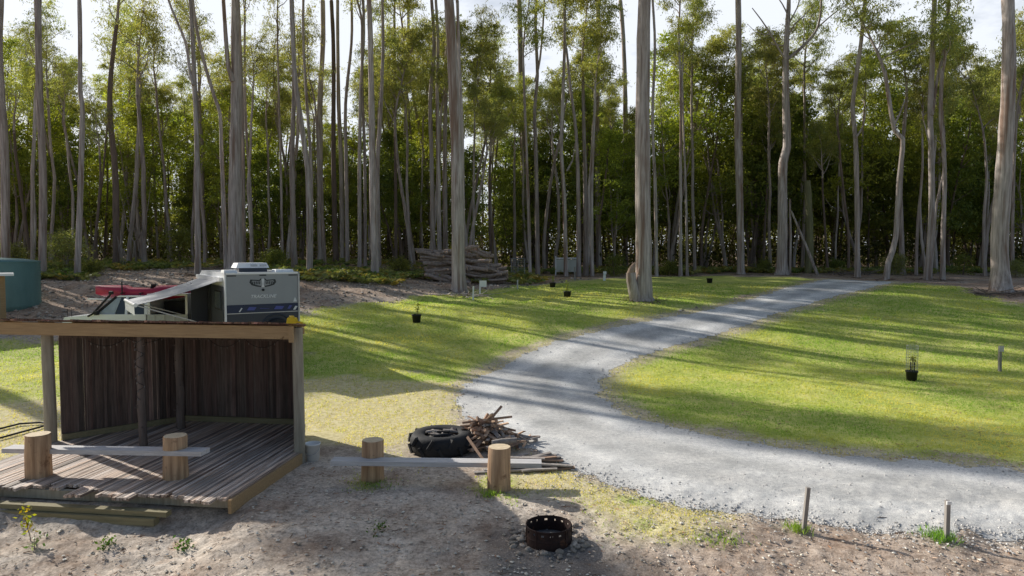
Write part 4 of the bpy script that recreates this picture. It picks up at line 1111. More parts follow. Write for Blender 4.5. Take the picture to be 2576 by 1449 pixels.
b.lathe([(0, .35), (.15, .34), (.28, .32), (.46, .28)], 20); b.obj('ash_fill', ASHM, root)
for k in range(14):
    a = random.uniform(0, 6.28); r = random.uniform(0, .3); p = TY + V3(math.cos(a) * r, math.sin(a) * r, .37 + random.uniform(-.02, .05)); d = rdir(random.uniform(-.15, .2)) * random.uniform(.10, .22)
    b = MB(); b.tube([-d, d * .2 + V3(0, 0, .01), d], [.03, .038, .022], 6, rough=.2); o = b.obj('charred_stick', random.choice([W_FIRE, W_GREYW, RUBBER]), None, p); tag(o, 'short charred piece of wood lying inside the tractor tyre', 'firewood', 'charred wood inside the tractor tyre')

# firewood heap
HP = pg(1224, 1122)
STK = []
for k in range(7):
    b = MB(); L_ = 1.0
    if k % 3 == 0: b.tube([(-.5, 0, 0), (-.1, .015, 0), (.5, 0, 0)], [.042, .046, .036], 8, 0, rough=.12, capmat=1)
    elif k % 3 == 1:
        v = [(-.5, -.05, -.03), (-.5, .05, -.035), (-.5, 0, .045), (.5, -.045, -.03), (.5, .05, -.03), (.5, .005, .04)]
        b.add(v, [[0, 2, 1], [3, 4, 5]], 1); b.add(v, [[0, 1, 4, 3]], 0); b.add(v, [[1, 2, 5, 4], [2, 0, 3, 5]], 1)
    else: b.box((0, 0, 0), (1, .085, .028), mat=1)
    STK.append(b.mesh('firewood_stick', [W_FIRE, random.choice([W_SPLIT, W_FIRE, W_SPLIT])]))
for k in range(3):
    me = STK[k].copy(); me.materials.clear(); me.materials.append(W_GREYW); me.materials.append(W_GREYW); STK.append(me)
HX, HY = 1.32, 1.0
for k in range(165):
    f = (k / 165) ** .8
    a = random.uniform(0, 2 * PI); r = math.sqrt(random.random()) * (1 - f * .9)
    x, y = r * HX * math.cos(a), r * HY * math.sin(a)
    zt = .04 + f * .50 * (1 - r * .4)
    o = link('firewood_stick', random.choice(STK), None, HP + V3(x, y, 0))
    o.location.z = gz(o.location.x, o.location.y) + zt
    slope = -.42 * r if f > .1 else 0
    yaw = a + random.gauss(0, .9) if f > .25 else random.uniform(0, 6.28)
    o.rotation_euler = (random.uniform(-.4, .4), random.gauss(.18, .2) * (1 if f > .2 else .25), yaw)
    s_ = random.uniform(.35, .9); o.scale = (s_, random.uniform(.55, 1.15), random.uniform(.6, 1.15))
    tag(o, 'piece of split firewood in the heap behind the tractor tyre', 'firewood', 'firewood in the heap behind the tractor tyre')
for (dx, dy, dz, yaw, pit, L_, m, lab) in ((.02, -.05, .62, .1, -.10, 1.15, 0, 'long thin stick lying across the top of the firewood heap'), (.12, 0, .66, .5, -.75, .7, 4, 'stick poking up steeply from the peak of the firewood heap'),
                                         (.42, -.72, .30, .1, -.1, .55, 7, 'pale thick chunk of wood at the front right of the firewood heap'), (-.62, .1, .30, .9, .35, .6, 8, 'pale board leaning on the left side of the firewood heap'), (-.15, -1.15, .22, -1.0, .45, .95, 1, 'brown stick leaning out of the front of the heap toward the bench')):
    o = link('firewood_stick', STK[m], None, HP + V3(dx, dy, dz)); o.rotation_euler = (0, pit, yaw); o.scale = (L_, .7 if m < 7 else 1.7, .7 if m < 7 else 1.6); tag(o, lab, 'firewood')
# grey offcut boards spread in front of the heap
OF = pg(1345, 1172)
b = MB(); b.box((0, 0, 0), (1, .1, .03)); ofc = b.mesh('offcut_board', W_GREYW); b = MB(); b.box((0, 0, 0), (1, .1, .03)); ofb = b.mesh('offcut_board', W_FIRE)
for k in range(26):
    x = random.gauss(-.12, .25); y = random.gauss(.0, .26); o = link('offcut_board', random.choice([ofc, ofc, ofb]), None, OF + V3(x, y, 0)); o.location.z = gz(o.location.x, o.location.y) + .02 + .16 * (k / 26) * math.exp(-(x * x + y * y) * 3)
    o.rotation_euler = (random.gauss(0, .06), random.gauss(0, .06), random.gauss(.22, .22)); o.scale = (random.uniform(.6, 1.15), random.uniform(.7, 1.5), 1)
    tag(o, 'board offcut in the flat stack between the bench and the gravel road', 'board', 'board offcuts between the bench and the road')

# ------------------------------------------------------------------ fire ring and its stones
q = pg(1380, 1362); FR = q.copy(); FR.z = gz(q.x, q.y)
root = empty('fire_ring', 'rusty cut-down steel drum used as a fire ring on the ashy ground', 'fire ring', FR, .4)
b = MB(); n = 48; R1, R2, H1 = .355, .345, .25
ang = np.linspace(0, 2 * PI, n + 1)[:-1]
zs = [-.06, .08, .16, .18, .212, .228, H1]
rr = [R1, R1 * 1.012, R1, R1, R1, R1, R1]
V_ = []; Fq = []
for side, dr in ((0, 0.0), (1, -.012)):
    for j, z in enumerate(zs):
        for k in range(n): V_.append(((rr[j] + dr) * math.cos(ang[k]), (rr[j] + dr) * math.sin(ang[k]), z))
m_ = len(zs)
for side in (0, 1):
    for j in range(m_ - 1):
        for k in range(n):
            if j in (3, 4) and False: continue
            if j == 3 and k % 3 == 0: continue      # row of round holes below the rim
            a_ = side * m_ * n + j * n + k; b_ = side * m_ * n + j * n + (k + 1) % n
            Fq.append([a_, b_, b_ + n, a_ + n] if side == 0 else [b_, a_, a_ + n, b_ + n])
for k in range(n):
    a_ = (m_ - 1) * n + k; b_ = (m_ - 1) * n + (k + 1) % n; Fq.append([a_, b_, b_ + m_ * n, a_ + m_ * n])
b.add(V_, Fq); b.obj('drum_wall', RUST, root)
b = MB()
for z in (.10,): b.lathe([(R1 + .004, z - .014), (R1 + .014, z), (R1 + .004, z + .014)], 48)
b.lathe([(R1 - .012, H1 - .005), (R1 + .006, H1 - .008), (R1 + .008, H1 + .008), (R1 - .01, H1 + .01)], 48)
b.obj('rolled_rim', RUST, root)
for k in range(9):
    a = 2 * PI * k / 9 + .2; b = MB(); b.box((math.cos(a) * (R1 + .005), math.sin(a) * (R1 + .005), .14), (.012, .028, .25), Matrix.Rotation(a, 4, 'Z')); b.obj('strap', RUST, root)
b = MB(); b.lathe([(0, .06), (.2, .055), (.345, .03)], 20); b.obj('ash_bed', ASHM, root)
RK = []
for k in range(4):
    b = MB(); c_ = rng.normal(size=(1, 3)); u_ = np.linspace(0, PI, 6); v_ = np.linspace(0, 2 * PI, 9)[:-1]
    V_ = [(math.sin(a) * math.cos(t) * random.uniform(.75, 1.15), math.sin(a) * math.sin(t) * random.uniform(.6, 1), math.cos(a) * random.uniform(.55, .8)) for a in u_ for t in v_]
    Fq = [[i * 8 + j, i * 8 + (j + 1) % 8, (i + 1) * 8 + (j + 1) % 8, (i + 1) * 8 + j] for i in range(5) for j in range(8)]
    b.add(V_, Fq, tint=random.uniform(.8, 1.2)); RK.append(b.mesh('hearth_stone', RSTONE))
for k in range(66):
    a = random.uniform(0, 2 * PI); r = .41 + abs(random.gauss(0, .13)); s_ = random.uniform(.022, .058)
    o = link('hearth_stone', random.choice(RK), None, (FR.x + r * math.cos(a), FR.y + r * math.sin(a), 0), random.uniform(0, 6)); o.location.z = gz(o.location.x, o.location.y) + s_ * .35; o.scale = (s_ * random.uniform(1, 1.6), s_, s_)
    tag(o, 'small rough stone ringed around the rusty fire drum', 'stone', 'small stones around the fire ring')
o = link('hearth_stone', RK[0], None, pg(1408, 1395)); o.scale = (.075, .06, .08); o.location.z += .03; tag(o, 'largest tan stone, in front of the rusty fire drum', 'stone')

# ------------------------------------------------------------------ stakes and markers
def stake(u0, v0, u1, v1, wpx, label, cap=None, mat=None, nm='stake'):
    q = pg(u0, v0); e = px(u1, v1, q.y); s_ = F / q.y; w_ = wpx / s_
    root = empty(nm, label, 'stake', q) if cap else None
    b = MB(); b.bar(V3(0, 0, -.1) - (e - q).normalized() * 0, e - q, w_, w_, up=(0, 1, 0))
    o = b.obj('shaft' if cap else nm, mat or W_STAKE, root, None if cap else q)
    if not cap: tag(o, label, 'stake')
    else:
        b = MB(); t = e - q; cw, ch = cap[0] / s_, cap[1] / s_
        b.box((t.x + cap[2] / s_, -.03 - w_ / 2, t.z - ch / 2 + .01), (cw, .02, ch)); b.obj('plate', cap[3], root)
    return q
stake(2020, 1342, 2033, 1226, 9.5, 'leaning grey timber stake at the road edge, left of the two in front')
stake(2381, 1360, 2384, 1259, 10, 'upright grey timber stake with a pale top at the road edge, front right', (11, 9, -3, WHITEPL))
stake(2515, 934, 2516, 870, 6, 'grey marker post with a small square plate on the right lawn', (12, 15, 0, W_PLANK))
stake(1190, 755, 1191, 720, 4, 'pale stake at the foot of the large gum in front of the log pile', None, WHITEPL)
stake(1207, 742, 1208, 706, 4, 'white stake carrying a small white sign right of the large gum', (16, 16, 8, WHITEPL), WHITEPL, 'sign_stake')
stake(1302, 727, 1302, 704, 3.5, 'thin pale stake on the bank between the white sign and the potted plants', None, W_PLANK)
stake(1520, 706, 1521, 683, 6, 'short white stake with a square top left of the big scarred gum', (8, 7, 0, WHITEPL), WHITEPL)
stake(1446, 705, 1446, 672, 3.5, 'thin dark stake on the bank below the white frame', None, W_STAKE)

# ------------------------------------------------------------------ potted saplings
def potted(u, v, wpx, hpx, sap, label, guard=False):
    q = pg(u, v); s_ = F / q.y; r = wpx / s_ / 2; h = hpx / s_
    root = empty('potted_sapling', label, 'potted plant', q)
    b = MB(); b.lathe([(0, 0), (r * .80, 0), (r * .96, h * .86), (r * 1.06, h * .86), (r * 1.06, h), (r * .94, h), (r * .9, h * .84), (0, h * .84)], 22); b.obj('pot', BLACKP, root)
    if sap:
        H = sap / s_; b = MB(); pt = limb_path((0, 0, h * .8), (.05, 0, 1), H, 6, .05, .08); b.tube(pt, [.014, .013, .012, .011, .009, .007, .005], 6); b.obj('stem', TWIG, root)
        b = MB(); C = []; T = []
        for k in range(7):
            p = pt[random.randint(2, 6)]; C.append(rng.normal(size=(9, 3)) * .07 * min(1.5, H) + np.array(p)); T.append(np.ones((9, 3)) * random.uniform(.8, 1.5) * np.array([1.2, 1.2, .9]))
        b.leaves(np.concatenate(C), .10, .045, .2, 0, np.concatenate(T)); b.obj('foliage', LEAF_WATTLE, root)
    if guard:
        gp = MB(); H = 2.6 * h; R_ = r * .95
        for k in range(14):
            a = 2 * PI * k / 14; gp.tube([(R_ * math.cos(a), R_ * math.sin(a), h * .9), (R_ * math.cos(a), R_ * math.sin(a), h + H)], .004, 4)
        for j in range(9):
            z = h * .95 + H * j / 8; gp.tube([(R_ * math.cos(a), R_ * math.sin(a), z) for a in np.linspace(0, 2 * PI, 19)], .004, 4)
        gp.obj('wire_guard', WIREM, root)
        for dx in (-.35, .3):
            b = MB(); b.bar((r * dx, -r * .2, h * .8), (r * dx, -r * .2, h * 1.9), .03, .03); b.obj('stake', BLACKP, root)
potted(1048, 811, 24, 20, 30, 'black pot with a leafy yellow-green sapling on the left lawn, nearest pot to the caravan')
potted(1427, 748, 20, 15, 28, 'black pot with a thin wispy sapling, between the big scarred gum and the bank')
potted(1390, 722, 16, 11, 16, 'small black pot at the foot of the bank, furthest left of the distant pots')
potted(1785, 712, 15, 12, 0, 'lone black pot on the far lawn right of the big scarred gum')
potted(2293, 957, 28, 25, 42, 'black pot with a sapling inside a wire guard on the right lawn', True)

# ------------------------------------------------------------------ water tank and hut at the left edge
TY_ = 36.0; tx = px(4, 700, TY_).x; tz = gz(tx + 1.0, TY_)
tz = px(95, 770, TY_).z
root = empty('water_tank', 'round corrugated teal water tank at the left edge of the photo', 'water tank', (tx, TY_, tz)); TR = (px(95, 700, TY_).x - tx) - .22
b = MB(); prof = [(0, -.3), (TR, -.3)]; z = 0
while z < 2.28:
    prof += [(TR, z), (TR + .045, z + .07)]; z += .14
b.lathe(prof + [(TR, 2.30)], 64); b.obj('wall', TEAL, root)
b = MB(); b.lathe([(TR + .01, 2.28), (TR + .06, 2.30), (TR + .05, 2.38), (TR * .6, 2.50), (0, 2.56)], 64); b.obj('lid', TEAL, root)
b = MB(); b.box((TR * .42, -TR * .91, 2.34), (.5, .14, .12)); b.obj('inlet_strainer', WHITEPL, root)
# hut
HY_ = 31.0; hx = px(11, 700, HY_).x; hz = gz(hx, HY_)
root = empty('hut', 'corner of a small timber hut with a flat white roof edge at the far left', 'hut', (hx, HY_, hz), math.atan2(-hx, HY_))
zt = px(0, 693, HY_).z - hz
b = MB()
for k in range(16): b.box((-.09 - k * .18, 0, zt / 2 - .1), (.172, .04, zt + .2), tint=random.uniform(.8, 1.2))
for k in range(12): b.box((.0, .09 + k * .18, zt / 2 - .1), (.04, .172, zt + .2), tint=random.uniform(.8, 1.2))
b.obj('wall', W_BEAM, root)
b = MB(); b.box((-1.3, .9, zt + .04), (3.3, 2.7, .10)); b.obj('roof', WHITEP, root)

# black poly pipe on the grass behind the deck
b = MB(); pp = [pg(u, v) + V3(0, 0, .05) for u, v in ((-160, 1128), (-60, 1118), (0, 1108), (50, 1094), (100, 1080), (118, 1074), (122, 1070), (100, 1068), (50, 1072), (0, 1084), (-80, 1098), (-180, 1106))]
b.tube(pp, .025, 8); o = b.obj('poly_pipe', BLACKP); tag(o, 'looped black poly pipe lying on the grass left of the shelter', 'pipe')

# ------------------------------------------------------------------ caravan
th = math.atan2(.55, .835)
rc = V3(-8.28 * 1.09, 22.65 * 1.09, 0); rc.z = px(650, 685, 22.65 * 1.09).z - 3.05 * 1.09
CV = empty('caravan', 'grey and white off-road caravan with a dark lower rear panel and an awning out', 'caravan', rc, th)
CV.scale = (1.09,) * 3
Wd, Ln = 2.4, 5.4
b = MB()
sidep = [(0, .62), (0, 3.0), (.05, 3.05), (Ln - 1.1, 3.05), (Ln - .35, 2.75), (Ln, 2.1), (Ln, .75), (Ln - .25, .62)]
hw = Wd / 2 - .01
V_ = [(-hw, y, z) for y, z in sidep] + [(hw, y, z) for y, z in sidep]; m_ = len(sidep)
b.add(V_, [list(range(m_))[::-1], list(range(m_, 2 * m_))]); b.add(V_, [[i, (i + 1) % m_, (i + 1) % m_ + m_, i + m_] for i in range(m_)])
body = b.obj('body', WHITEP, CV)
b = MB(); b.box((0, -.016, 2.495), (Wd - .12, .03, .99)); b.obj('rear_panel', GREYP, CV)
b = MB(); b.box((0, -.022, 1.86), (Wd - .12, .03, .27)); b.obj('blue_band', M('navy_band', (.03, .045, .095), (.025, .036, .075), (3, 3, 3), .35, 0), CV)
b = MB(); b.box((0, -.02, 1.17), (Wd - .04, .04, 1.10)); b.obj('lower_panel', DARKP, CV)
for sx in (-1, 1):
    b = MB(); b.box((sx * (Wd / 2 - .025), -.03, 1.84), (.05, .05, 2.42)); b.obj('corner_trim', WHITEP if sx < 0 else METAL, CV)
b = MB(); b.box((0, -.03, 3.02), (Wd, .05, .06)); b.obj('top_trim', WHITEP, CV)
b = MB(); b.box((0, -.034, 1.715), (Wd - .12, .02, .025)); b.obj('band_trim', METAL, CV)
# decals on the band: lighter lozenges, left badge, right tail lamp cluster
for (u0, u1, z0, z1, mt, nm) in ((-.52, -.22, 1.80, 1.92, BLUEP, 'decal'), (.34, .68, 1.80, 1.92, BLUEP, 'decal'), (-.12, .2, 1.84, 1.865, BLUEP, 'decal'), (.78, .94, 1.80, 1.93, BLUEP, 'decal'), (.97, 1.13, 1.76, 1.90, LOGOW, 'registration_plate'), (-.78, -.66, 1.76, 1.90, LOGOW, 'decal')):
    b = MB(); k_ = (z1 - z0) * .6; b.poly([(u0, -.0405, z0 + .01), (u1 - k_, -.0405, z0), (u1, -.0405, z1 - .02), (u0 + k_, -.0405, z1)][::1]); b.obj(nm, mt, CV)
b = MB(); b.poly([(.98, -.0335, 2.04), (1.11, -.0335, 2.04), (1.045, -.0335, 2.20)]); b.obj('warning_triangle', LOGOW, CV)
for xx in (-.98, .98): b = MB(); b.box((xx, -.036, 2.945), (.28, .012, .035)); b.obj('dark_strip', LOGOD, CV)  # small dark strips standing in for unreadable lettering
b = MB(); b.box((.0, -.036, 2.955), (.22, .012, .04)); b.obj('dark_strip', LOGOD, CV)
# winged emblem
Y_ = -.0335
for sx in (-1, 1):
    b = MB()
    P2 = [(.04, 2.87), (.12, 2.80), (.40, 2.82), (.43, 2.72), (.36, 2.63), (.20, 2.58), (.06, 2.56), (.05, 2.60), (.19, 2.63), (.32, 2.67), (.36, 2.74), (.33, 2.78), (.11, 2.76), (.05, 2.80)]
    pts = [(sx * p_, Y_, z) for p_, z in P2]
    for i in range(7):
        a_, c_ = pts[i], pts[13 - i]
        if i < 6: b.add([pts[i], pts[i + 1], pts[12 - i], pts[13 - i]], [[0, 1, 2, 3]])
    for i in range(5):
        x0 = .08 + .055 * i; b.add([(sx * x0, Y_, 2.75), (sx * (x0 + .035), Y_, 2.75), (sx * (x0 + .045), Y_, 2.66), (sx * (x0 + .012), Y_, 2.65)], [[0, 1, 2, 3]])
    b.obj('emblem_wing', LOGOD, CV)
pass
b = MB(); b.poly([(-.05, Y_ - .002, 2.84), (.05, Y_ - .002, 2.84), (.018, Y_ - .002, 2.66), (.05, Y_ - .002, 2.56), (-.05, Y_ - .002, 2.56), (-.018, Y_ - .002, 2.66)]); b.obj('emblem_core', LOGOW, CV)
b = MB(); b.tube([(0, -.03, 2.47), (0, -.07, 2.47)], .042, 14); b.obj('rear_camera', BLACKP, CV)
def text(s_, size, loc, mat, parent, nm, shear=.25):
    cu = bpy.data.curves.new(nm, 'FONT'); cu.body = s_; cu.size = size; cu.align_x = 'CENTER'; cu.align_y = 'CENTER'; cu.shear = shear; cu.extrude = .003; cu.offset = size * .018
    t = bpy.data.objects.new(nm, cu); COL.objects.link(t); dg_ = bpy.context.evaluated_depsgraph_get(); dg_.update()
    me = bpy.data.meshes.new_from_object(t.evaluated_get(dg_)); bpy.data.objects.remove(t)
    a = me.attributes.new('tint', 'FLOAT_COLOR', 'POINT'); a.data.foreach_set('color', np.ones(4 * len(me.vertices), np.float32))
    me.materials.clear(); me.materials.append(mat); o = link(nm, me, parent, loc); o.rotation_euler = (PI / 2, 0, 0); return o
text('TRACKLINE', .155, (0, -.036, 2.25), LOGOW, CV, 'lettering', .28)
# spare wheel on the rear, under its arch
def wheel(parent, c, R, w, nm='wheel', axis='Y'):
    Rm = Matrix.Rotation(PI / 2, 4, 'X') if axis == 'Y' else Matrix.Rotation(PI / 2, 4, 'Y')
    h = bpy.data.objects.new(nm, None); COL.objects.link(h); h.parent = parent; h.matrix_local = Matrix.Translation(c) @ Rm
    b = MB(); b.lathe([(R * .56, -w * .45), (R * .9, -w * .5), (R, -w * .36), (R, w * .36), (R * .9, w * .5), (R * .56, w * .45)], 36); b.obj('tyre', RUBBER, h)
    b = MB(); b.lathe([(0, .03), (R * .2, .04), (R * .3, .0), (R * .52, .03), (R * .58, w * .46)], 24); b.lathe([(0, -.03), (R * .2, -.04), (R * .3, .0), (R * .52, -.03), (R * .58, -w * .46)], 24); b.obj('rim', METAL, h)
    return h
wheel(CV, V3(.42, -.17, 1.12), .39, .25, 'spare_wheel')

b = MB()
ar = [V3(.42 + .52 * math.cos(a), -.06, 1.12 + .52 * math.sin(a)) for a in np.linspace(.1, PI - .1, 15)]
b.tube(ar, .028, 6); b.obj('wheel_arch', DARKP, CV)
b = MB(); b.box((0, -.08, .68), (2.3, .14, .14)); b.obj('bumper', DARKP, CV)
for sx in (-1, 1):
    for yy in (2.2, 3.0): wheel(CV, V3(sx * 1.02, yy, .39), .39, .26, 'wheel', 'X')
b = MB(); b.bar((-.5, Ln - .1, .62), (0, Ln + 1.3, .55), .08, .12); b.bar((.5, Ln - .1, .62), (0, Ln + 1.3, .55), .08, .12); b.obj('drawbar', DARKP, CV)
# roof: air conditioner, hatches, antenna
b = MB(); b.box((-.12, 1.15, 3.12), (.92, .75, .14), mat=1)
b.box((-.14, 1.15, 3.27), (1.08, .85, .17), taper=.86); ac = b.obj('air_conditioner', [WHITEPL, DARKP], CV)
for xx in (-.10, .20): b = MB(); b.box((xx, .735, 3.265), (.22, .03, .07)); b.obj('grille', LGREY, ac)
for xx, yy, wx in ((.78, .5, .62), (-.98, .35, .42)):
    b = MB(); b.box((xx, yy, 3.09), (wx, .55, .09), taper=.9); b.obj('roof_hatch', WHITEPL, CV)
for yy in (2.6, 3.6): b = MB(); b.box((.1, yy, 3.09), (.5, .5, .08), taper=.9); b.obj('roof_hatch', WHITEPL, CV)
# left side: windows, door, dark panel painting the shade under the awning, open hatch
X_ = -Wd / 2
b = MB(); b.box((X_ - .004, Ln / 2 - .1, 1.62), (.03, Ln - .5, 1.96)); b.obj('awning_shade_panel', DARKP, CV)
for y0, y1, z0, z1 in ((.5, 1.5, 1.85, 2.4), (3.9, 4.7, 1.85, 2.4)):
    f = MB(); f.box((X_ - .01, (y0 + y1) / 2, (z0 + z1) / 2), (.04, y1 - y0 + .1, z1 - z0 + .1)); fo = f.obj('window', BLACKP, CV)
    f = MB(); f.box((X_ - .033, (y0 + y1) / 2, (z0 + z1) / 2), (.012, y1 - y0, z1 - z0)); f.obj('pane', WINDSCR, fo)
b = MB(); b.box((X_ - .01, 2.6, 1.72), (.04, .72, 1.9)); dr = b.obj('door', BLACKP, CV)
b = MB(); b.box((X_ - .034, 2.6, 2.1), (.012, .5, .8)); b.obj('pane', GLASS, dr)
b = MB(); b.box((X_ - .28, 3.02, 1.7), (.56, .035, 1.85)); b.obj('open_door', DARKP, CV)
# awning
aw = [V3(X_ - .02, .45, 2.80), V3(X_ - .02, 4.2, 2.80)]; ao = [V3(X_ - 2.5, .45, 2.08), V3(X_ - 2.5, 4.2, 2.02)]
b = MB(); NV = 10; NU = 8; V_ = []
for i in range(NV + 1):
    for j in range(NU + 1):
        p = aw[0].lerp(aw[1], j / NU).lerp(ao[0].lerp(ao[1], j / NU), i / NV); p.z -= .05 * math.sin(PI * i / NV) ; V_.append(p)
b.add(V_, [[i * (NU + 1) + j, i * (NU + 1) + j + 1, (i + 1) * (NU + 1) + j + 1, (i + 1) * (NU + 1) + j] for i in range(NV) for j in range(NU)], smooth=True)
V2 = [Vector(v_) - V3(0, 0, .012) for v_ in V_]; b.add(V2, [[i * (NU + 1) + j, (i + 1) * (NU + 1) + j, (i + 1) * (NU + 1) + j + 1, i * (NU + 1) + j + 1] for i in range(NV) for j in range(NU)], smooth=True)
awn = b.obj('awning', CANVAS, CV)
b = MB(); b.tube([ao[0] - V3(0, .1, 0), ao[1] + V3(0, .1, 0)], .06, 10); b.obj('roller', WHITEP, awn)
b = MB(); b.box((X_ - .05, 2.55, 2.83), (.11, 4.6, .13)); b.obj('cassette', WHITEP, awn)
for e_, q_ in ((ao[0], V3(X_ - .02, .45, 1.2)), (ao[1], V3(X_ - .02, 4.2, 1.2))):
    b = MB(); b.bar(e_, q_, .05, .035); b.obj('arm', METAL, awn)
vb = MB(); V_ = []
for j in range(13):
    p = ao[0].lerp(ao[1], j / 12); V_ += [p + V3(-.03, 0, -.03), p + V3(-.02, 0, -.30 - .04 * (j % 2))]
vb.add(V_, [[2 * j, 2 * j + 2, 2 * j + 3, 2 * j + 1] for j in range(12)]); vb.obj('valance', WHITEP, awn)
# things under the awning
def cvp(x, y, z): return CV_M @ V3(x, y, z)
CV_M = Matrix.Translation(rc) @ Matrix.Rotation(th, 4, 'Z') @ Matrix.Scale(1.09, 4)
t = cvp(-2.0, 1.4, 0); t.z = gz(t.x, t.y)
root = empty('camp_table', 'light folding camp table standing under the caravan awning', 'table', t, th)
b = MB(); b.box((0, 0, .80), (.6, 1.1, .03)); b.obj('tabletop', LGREY, root)
for sx in (-.26, .26):
    for sy in (-.5, .5): b = MB(); b.bar((sx, sy, 0), (sx, sy, .79), .025, .025); b.obj('leg', METAL, root)
o = empty('water_container', 'squat pale container with a spout standing on the camp table under the awning', 'container', t + V3(.0, -.1, .815), th)
b = MB(); b.lathe([(0, 0), (.15, 0), (.16, .12), (.10, .2), (.05, .22), (.045, .27), (0, .27)], 18); b.obj('body', LGREY, o)
b = MB(); b.tube([(.12, 0, .12), (.2, 0, .2)], [.02, .014], 6); b.obj('spout', LGREY, o)
for k, (dx, dy, lab) in enumerate(((-.72, .45, 'dark folding chair nearest the door under the awning'), (-1.2, .15, 'dark folding chair nearest the outer edge of the awning'))):
    c = cvp(-1.2 + dx * .3, .9 + dy + k * 1.2, 0); c.z = gz(c.x, c.y)
    root = empty('camp_chair', lab, 'chair', c, th + .8 * k, 'camp chairs under the awning')
    b = MB(); b.box((0, 0, .44), (.5, .46, .03)); b.obj('seat', DARKP, root)
    b = MB(); b.box((0, .25, .75), (.5, .03, .55), Matrix.Rotation(-.2, 4, 'X')); b.obj('backrest', DARKP, root)
    for sx in (-.23, .23):
        for sy in (-.2, .2): b = MB(); b.bar((sx, sy, 0), (sx, -sy, .44), .025, .025); b.obj('leg', METAL, root)

# ------------------------------------------------------------------ white dual-cab ute with canopy, facing left
UGLASS = M('painted_reflection_glass', (.46, .51, .54), (.25, .29, .32), (2, 2, 2), .08, 0, spec=.8)  # pale colour paints a bright reflection into the glass
UY = 28.2; uc = px(345, 800, UY); ug = px(345, 741, UY).z - 1.86
UT = empty('parked_ute', 'white four-wheel-drive ute with snorkel and canopy parked behind the awning', 'ute', (uc.x, UY, ug), PI)
# local x forward (= -X in the world after the half turn), y to the right side
def prism(prof, y0, y1, mat, parent, nm, inset=0.0):
    b = MB(); m_ = len(prof); V_ = [(x, y0, z) for x, z in prof] + [(x, y1, z) for x, z in prof]
    b.add(V_, [list(range(m_)), list(range(m_, 2 * m_))[::-1]]); b.add(V_, [[i, i + m_, (i + 1) % m_ + m_, (i + 1) % m_] for i in range(m_)]); return b.obj(nm, mat, parent)
prism([(2.45, .55), (2.5, .8), (2.42, 1.0), (1.15, 1.12), (-.85, 1.12), (-.85, .5), (2.3, .5)], -.92, .92, WHITEP, UT, 'lower_body')
# cab pillars and roof
prism([(.42, 1.80), (.30, 1.86), (-.75, 1.86), (-.85, 1.80)], -.76, .76, WHITEP, UT, 'roof')
for sy in (-1, 1):
    for (xa, za, xb, zb, w_) in ((1.22, 1.10, .40, 1.82, .08), (-.05, 1.10, -.05, 1.82, .10), (-.85, 1.10, -.80, 1.82, .13)):
        b = MB(); b.bar((xa, sy * .88, za), (xb, sy * .74, zb), w_, .05, up=(0, 1, 0)); b.obj('pillar', WHITEP if xa < 1 else BLACKP, UT)
    for (x0, x1, x2, x3) in ((.42, 1.10, .36, .20), (.0, .40, .18, .0), (-.76, -.12, -.12, -.74)):
        b = MB(); b.poly([(x0, sy * .865, 1.12), (x1, sy * .865, 1.12), (x2, sy * .745, 1.78), (x3, sy * .745, 1.78)]); b.obj('side_window', UGLASS if x0 > .3 else GLASS, UT)  # front part of the pane pale, its reflection put into the colour
    b = MB(); b.box((1.05, sy * 1.02, 1.18), (.1, .2, .16)); b.obj('mirror', BLACKP, UT)
b = MB(); b.poly([(1.24, -.82, 1.11), (1.24, .82, 1.11), (.40, .70, 1.81), (.40, -.70, 1.81)]); b.obj('windscreen', WINDSCR, UT)
b = MB(); b.poly([(-.84, -.8, 1.12), (-.84, .8, 1.12), (-.80, .70, 1.8), (-.80, -.70, 1.8)]); b.obj('rear_window', GLASS, UT)
for sy in (-1, 1): b = MB(); b.box((2.44, sy * .68, .88), (.06, .34, .16)); b.obj('headlight', GLASS, UT)
b = MB(); b.box((2.53, 0, .62), (.14, 1.8, .25)); b.obj('bull_bar', BLACKP, UT)
b = MB(); b.tube([(1.45, .95, 1.05), (1.25, .95, 1.15), (.62, .86, 1.86), (.56, .85, 1.98)], .045, 8); b.tube([(.62, .85, 1.98), (.48, .85, 1.98)], .07, 8); b.obj('snorkel', BLACKP, UT)
for xx in (2.36, 2.2): b = MB(); b.tube([(xx, .8, 1.0), (xx, .8, 1.35)], .012, 5); b.obj('aerial', BLACKP, UT)
# canopy with its side door open
b = MB(); b.box((-1.72, 0, 1.90), (1.62, 1.78, .08)); b.box((-1.72, -.87, 1.45), (1.6, .03, .86)); b.box((-.93, 0, 1.45), (.03, 1.74, .86)); b.box((-2.51, 0, 1.45), (.03, 1.74, .86)); b.box((-.965, .87, 1.45), (.09, .03, .86)); b.box((-2.475, .87, 1.45), (.09, .03, .86)); b.obj('canopy', WHITEP, UT)
b = MB(); b.box((-1.72, 0, .82), (1.62, 1.84, .58)); b.obj('tray_side', LGREY, UT)
b = MB(); b.box((-1.72, .05, 1.12), (1.4, 1.5, .02)); b.box((-1.72, -.4, 1.35), (1.3, .5, .44)); b.obj('canopy_interior', BLACKP, UT)
for xx in (-1.2, -1.6, -2.0): b = MB(); b.box((xx, .93, .86), (.03, .02, .46)); b.obj('tray_rib', METAL, UT)
for xx, yy in ((1.62, .82), (1.62, -.82), (-1.5, .82), (-1.5, -.82)):
    wheel(UT, V3(xx, yy, .39), .39, .27, 'wheel', 'Y')
for sx in (-.5, .25): b = MB(); b.box((sx, 0, 1.95), (.05, 1.4, .04)); b.tube([(sx, .62, 1.86), (sx, .62, 1.95)], .02, 5); b.tube([(sx, -.62, 1.86), (sx, -.62, 1.95)], .02, 5); b.obj('roof_bar', BLACKP, UT)
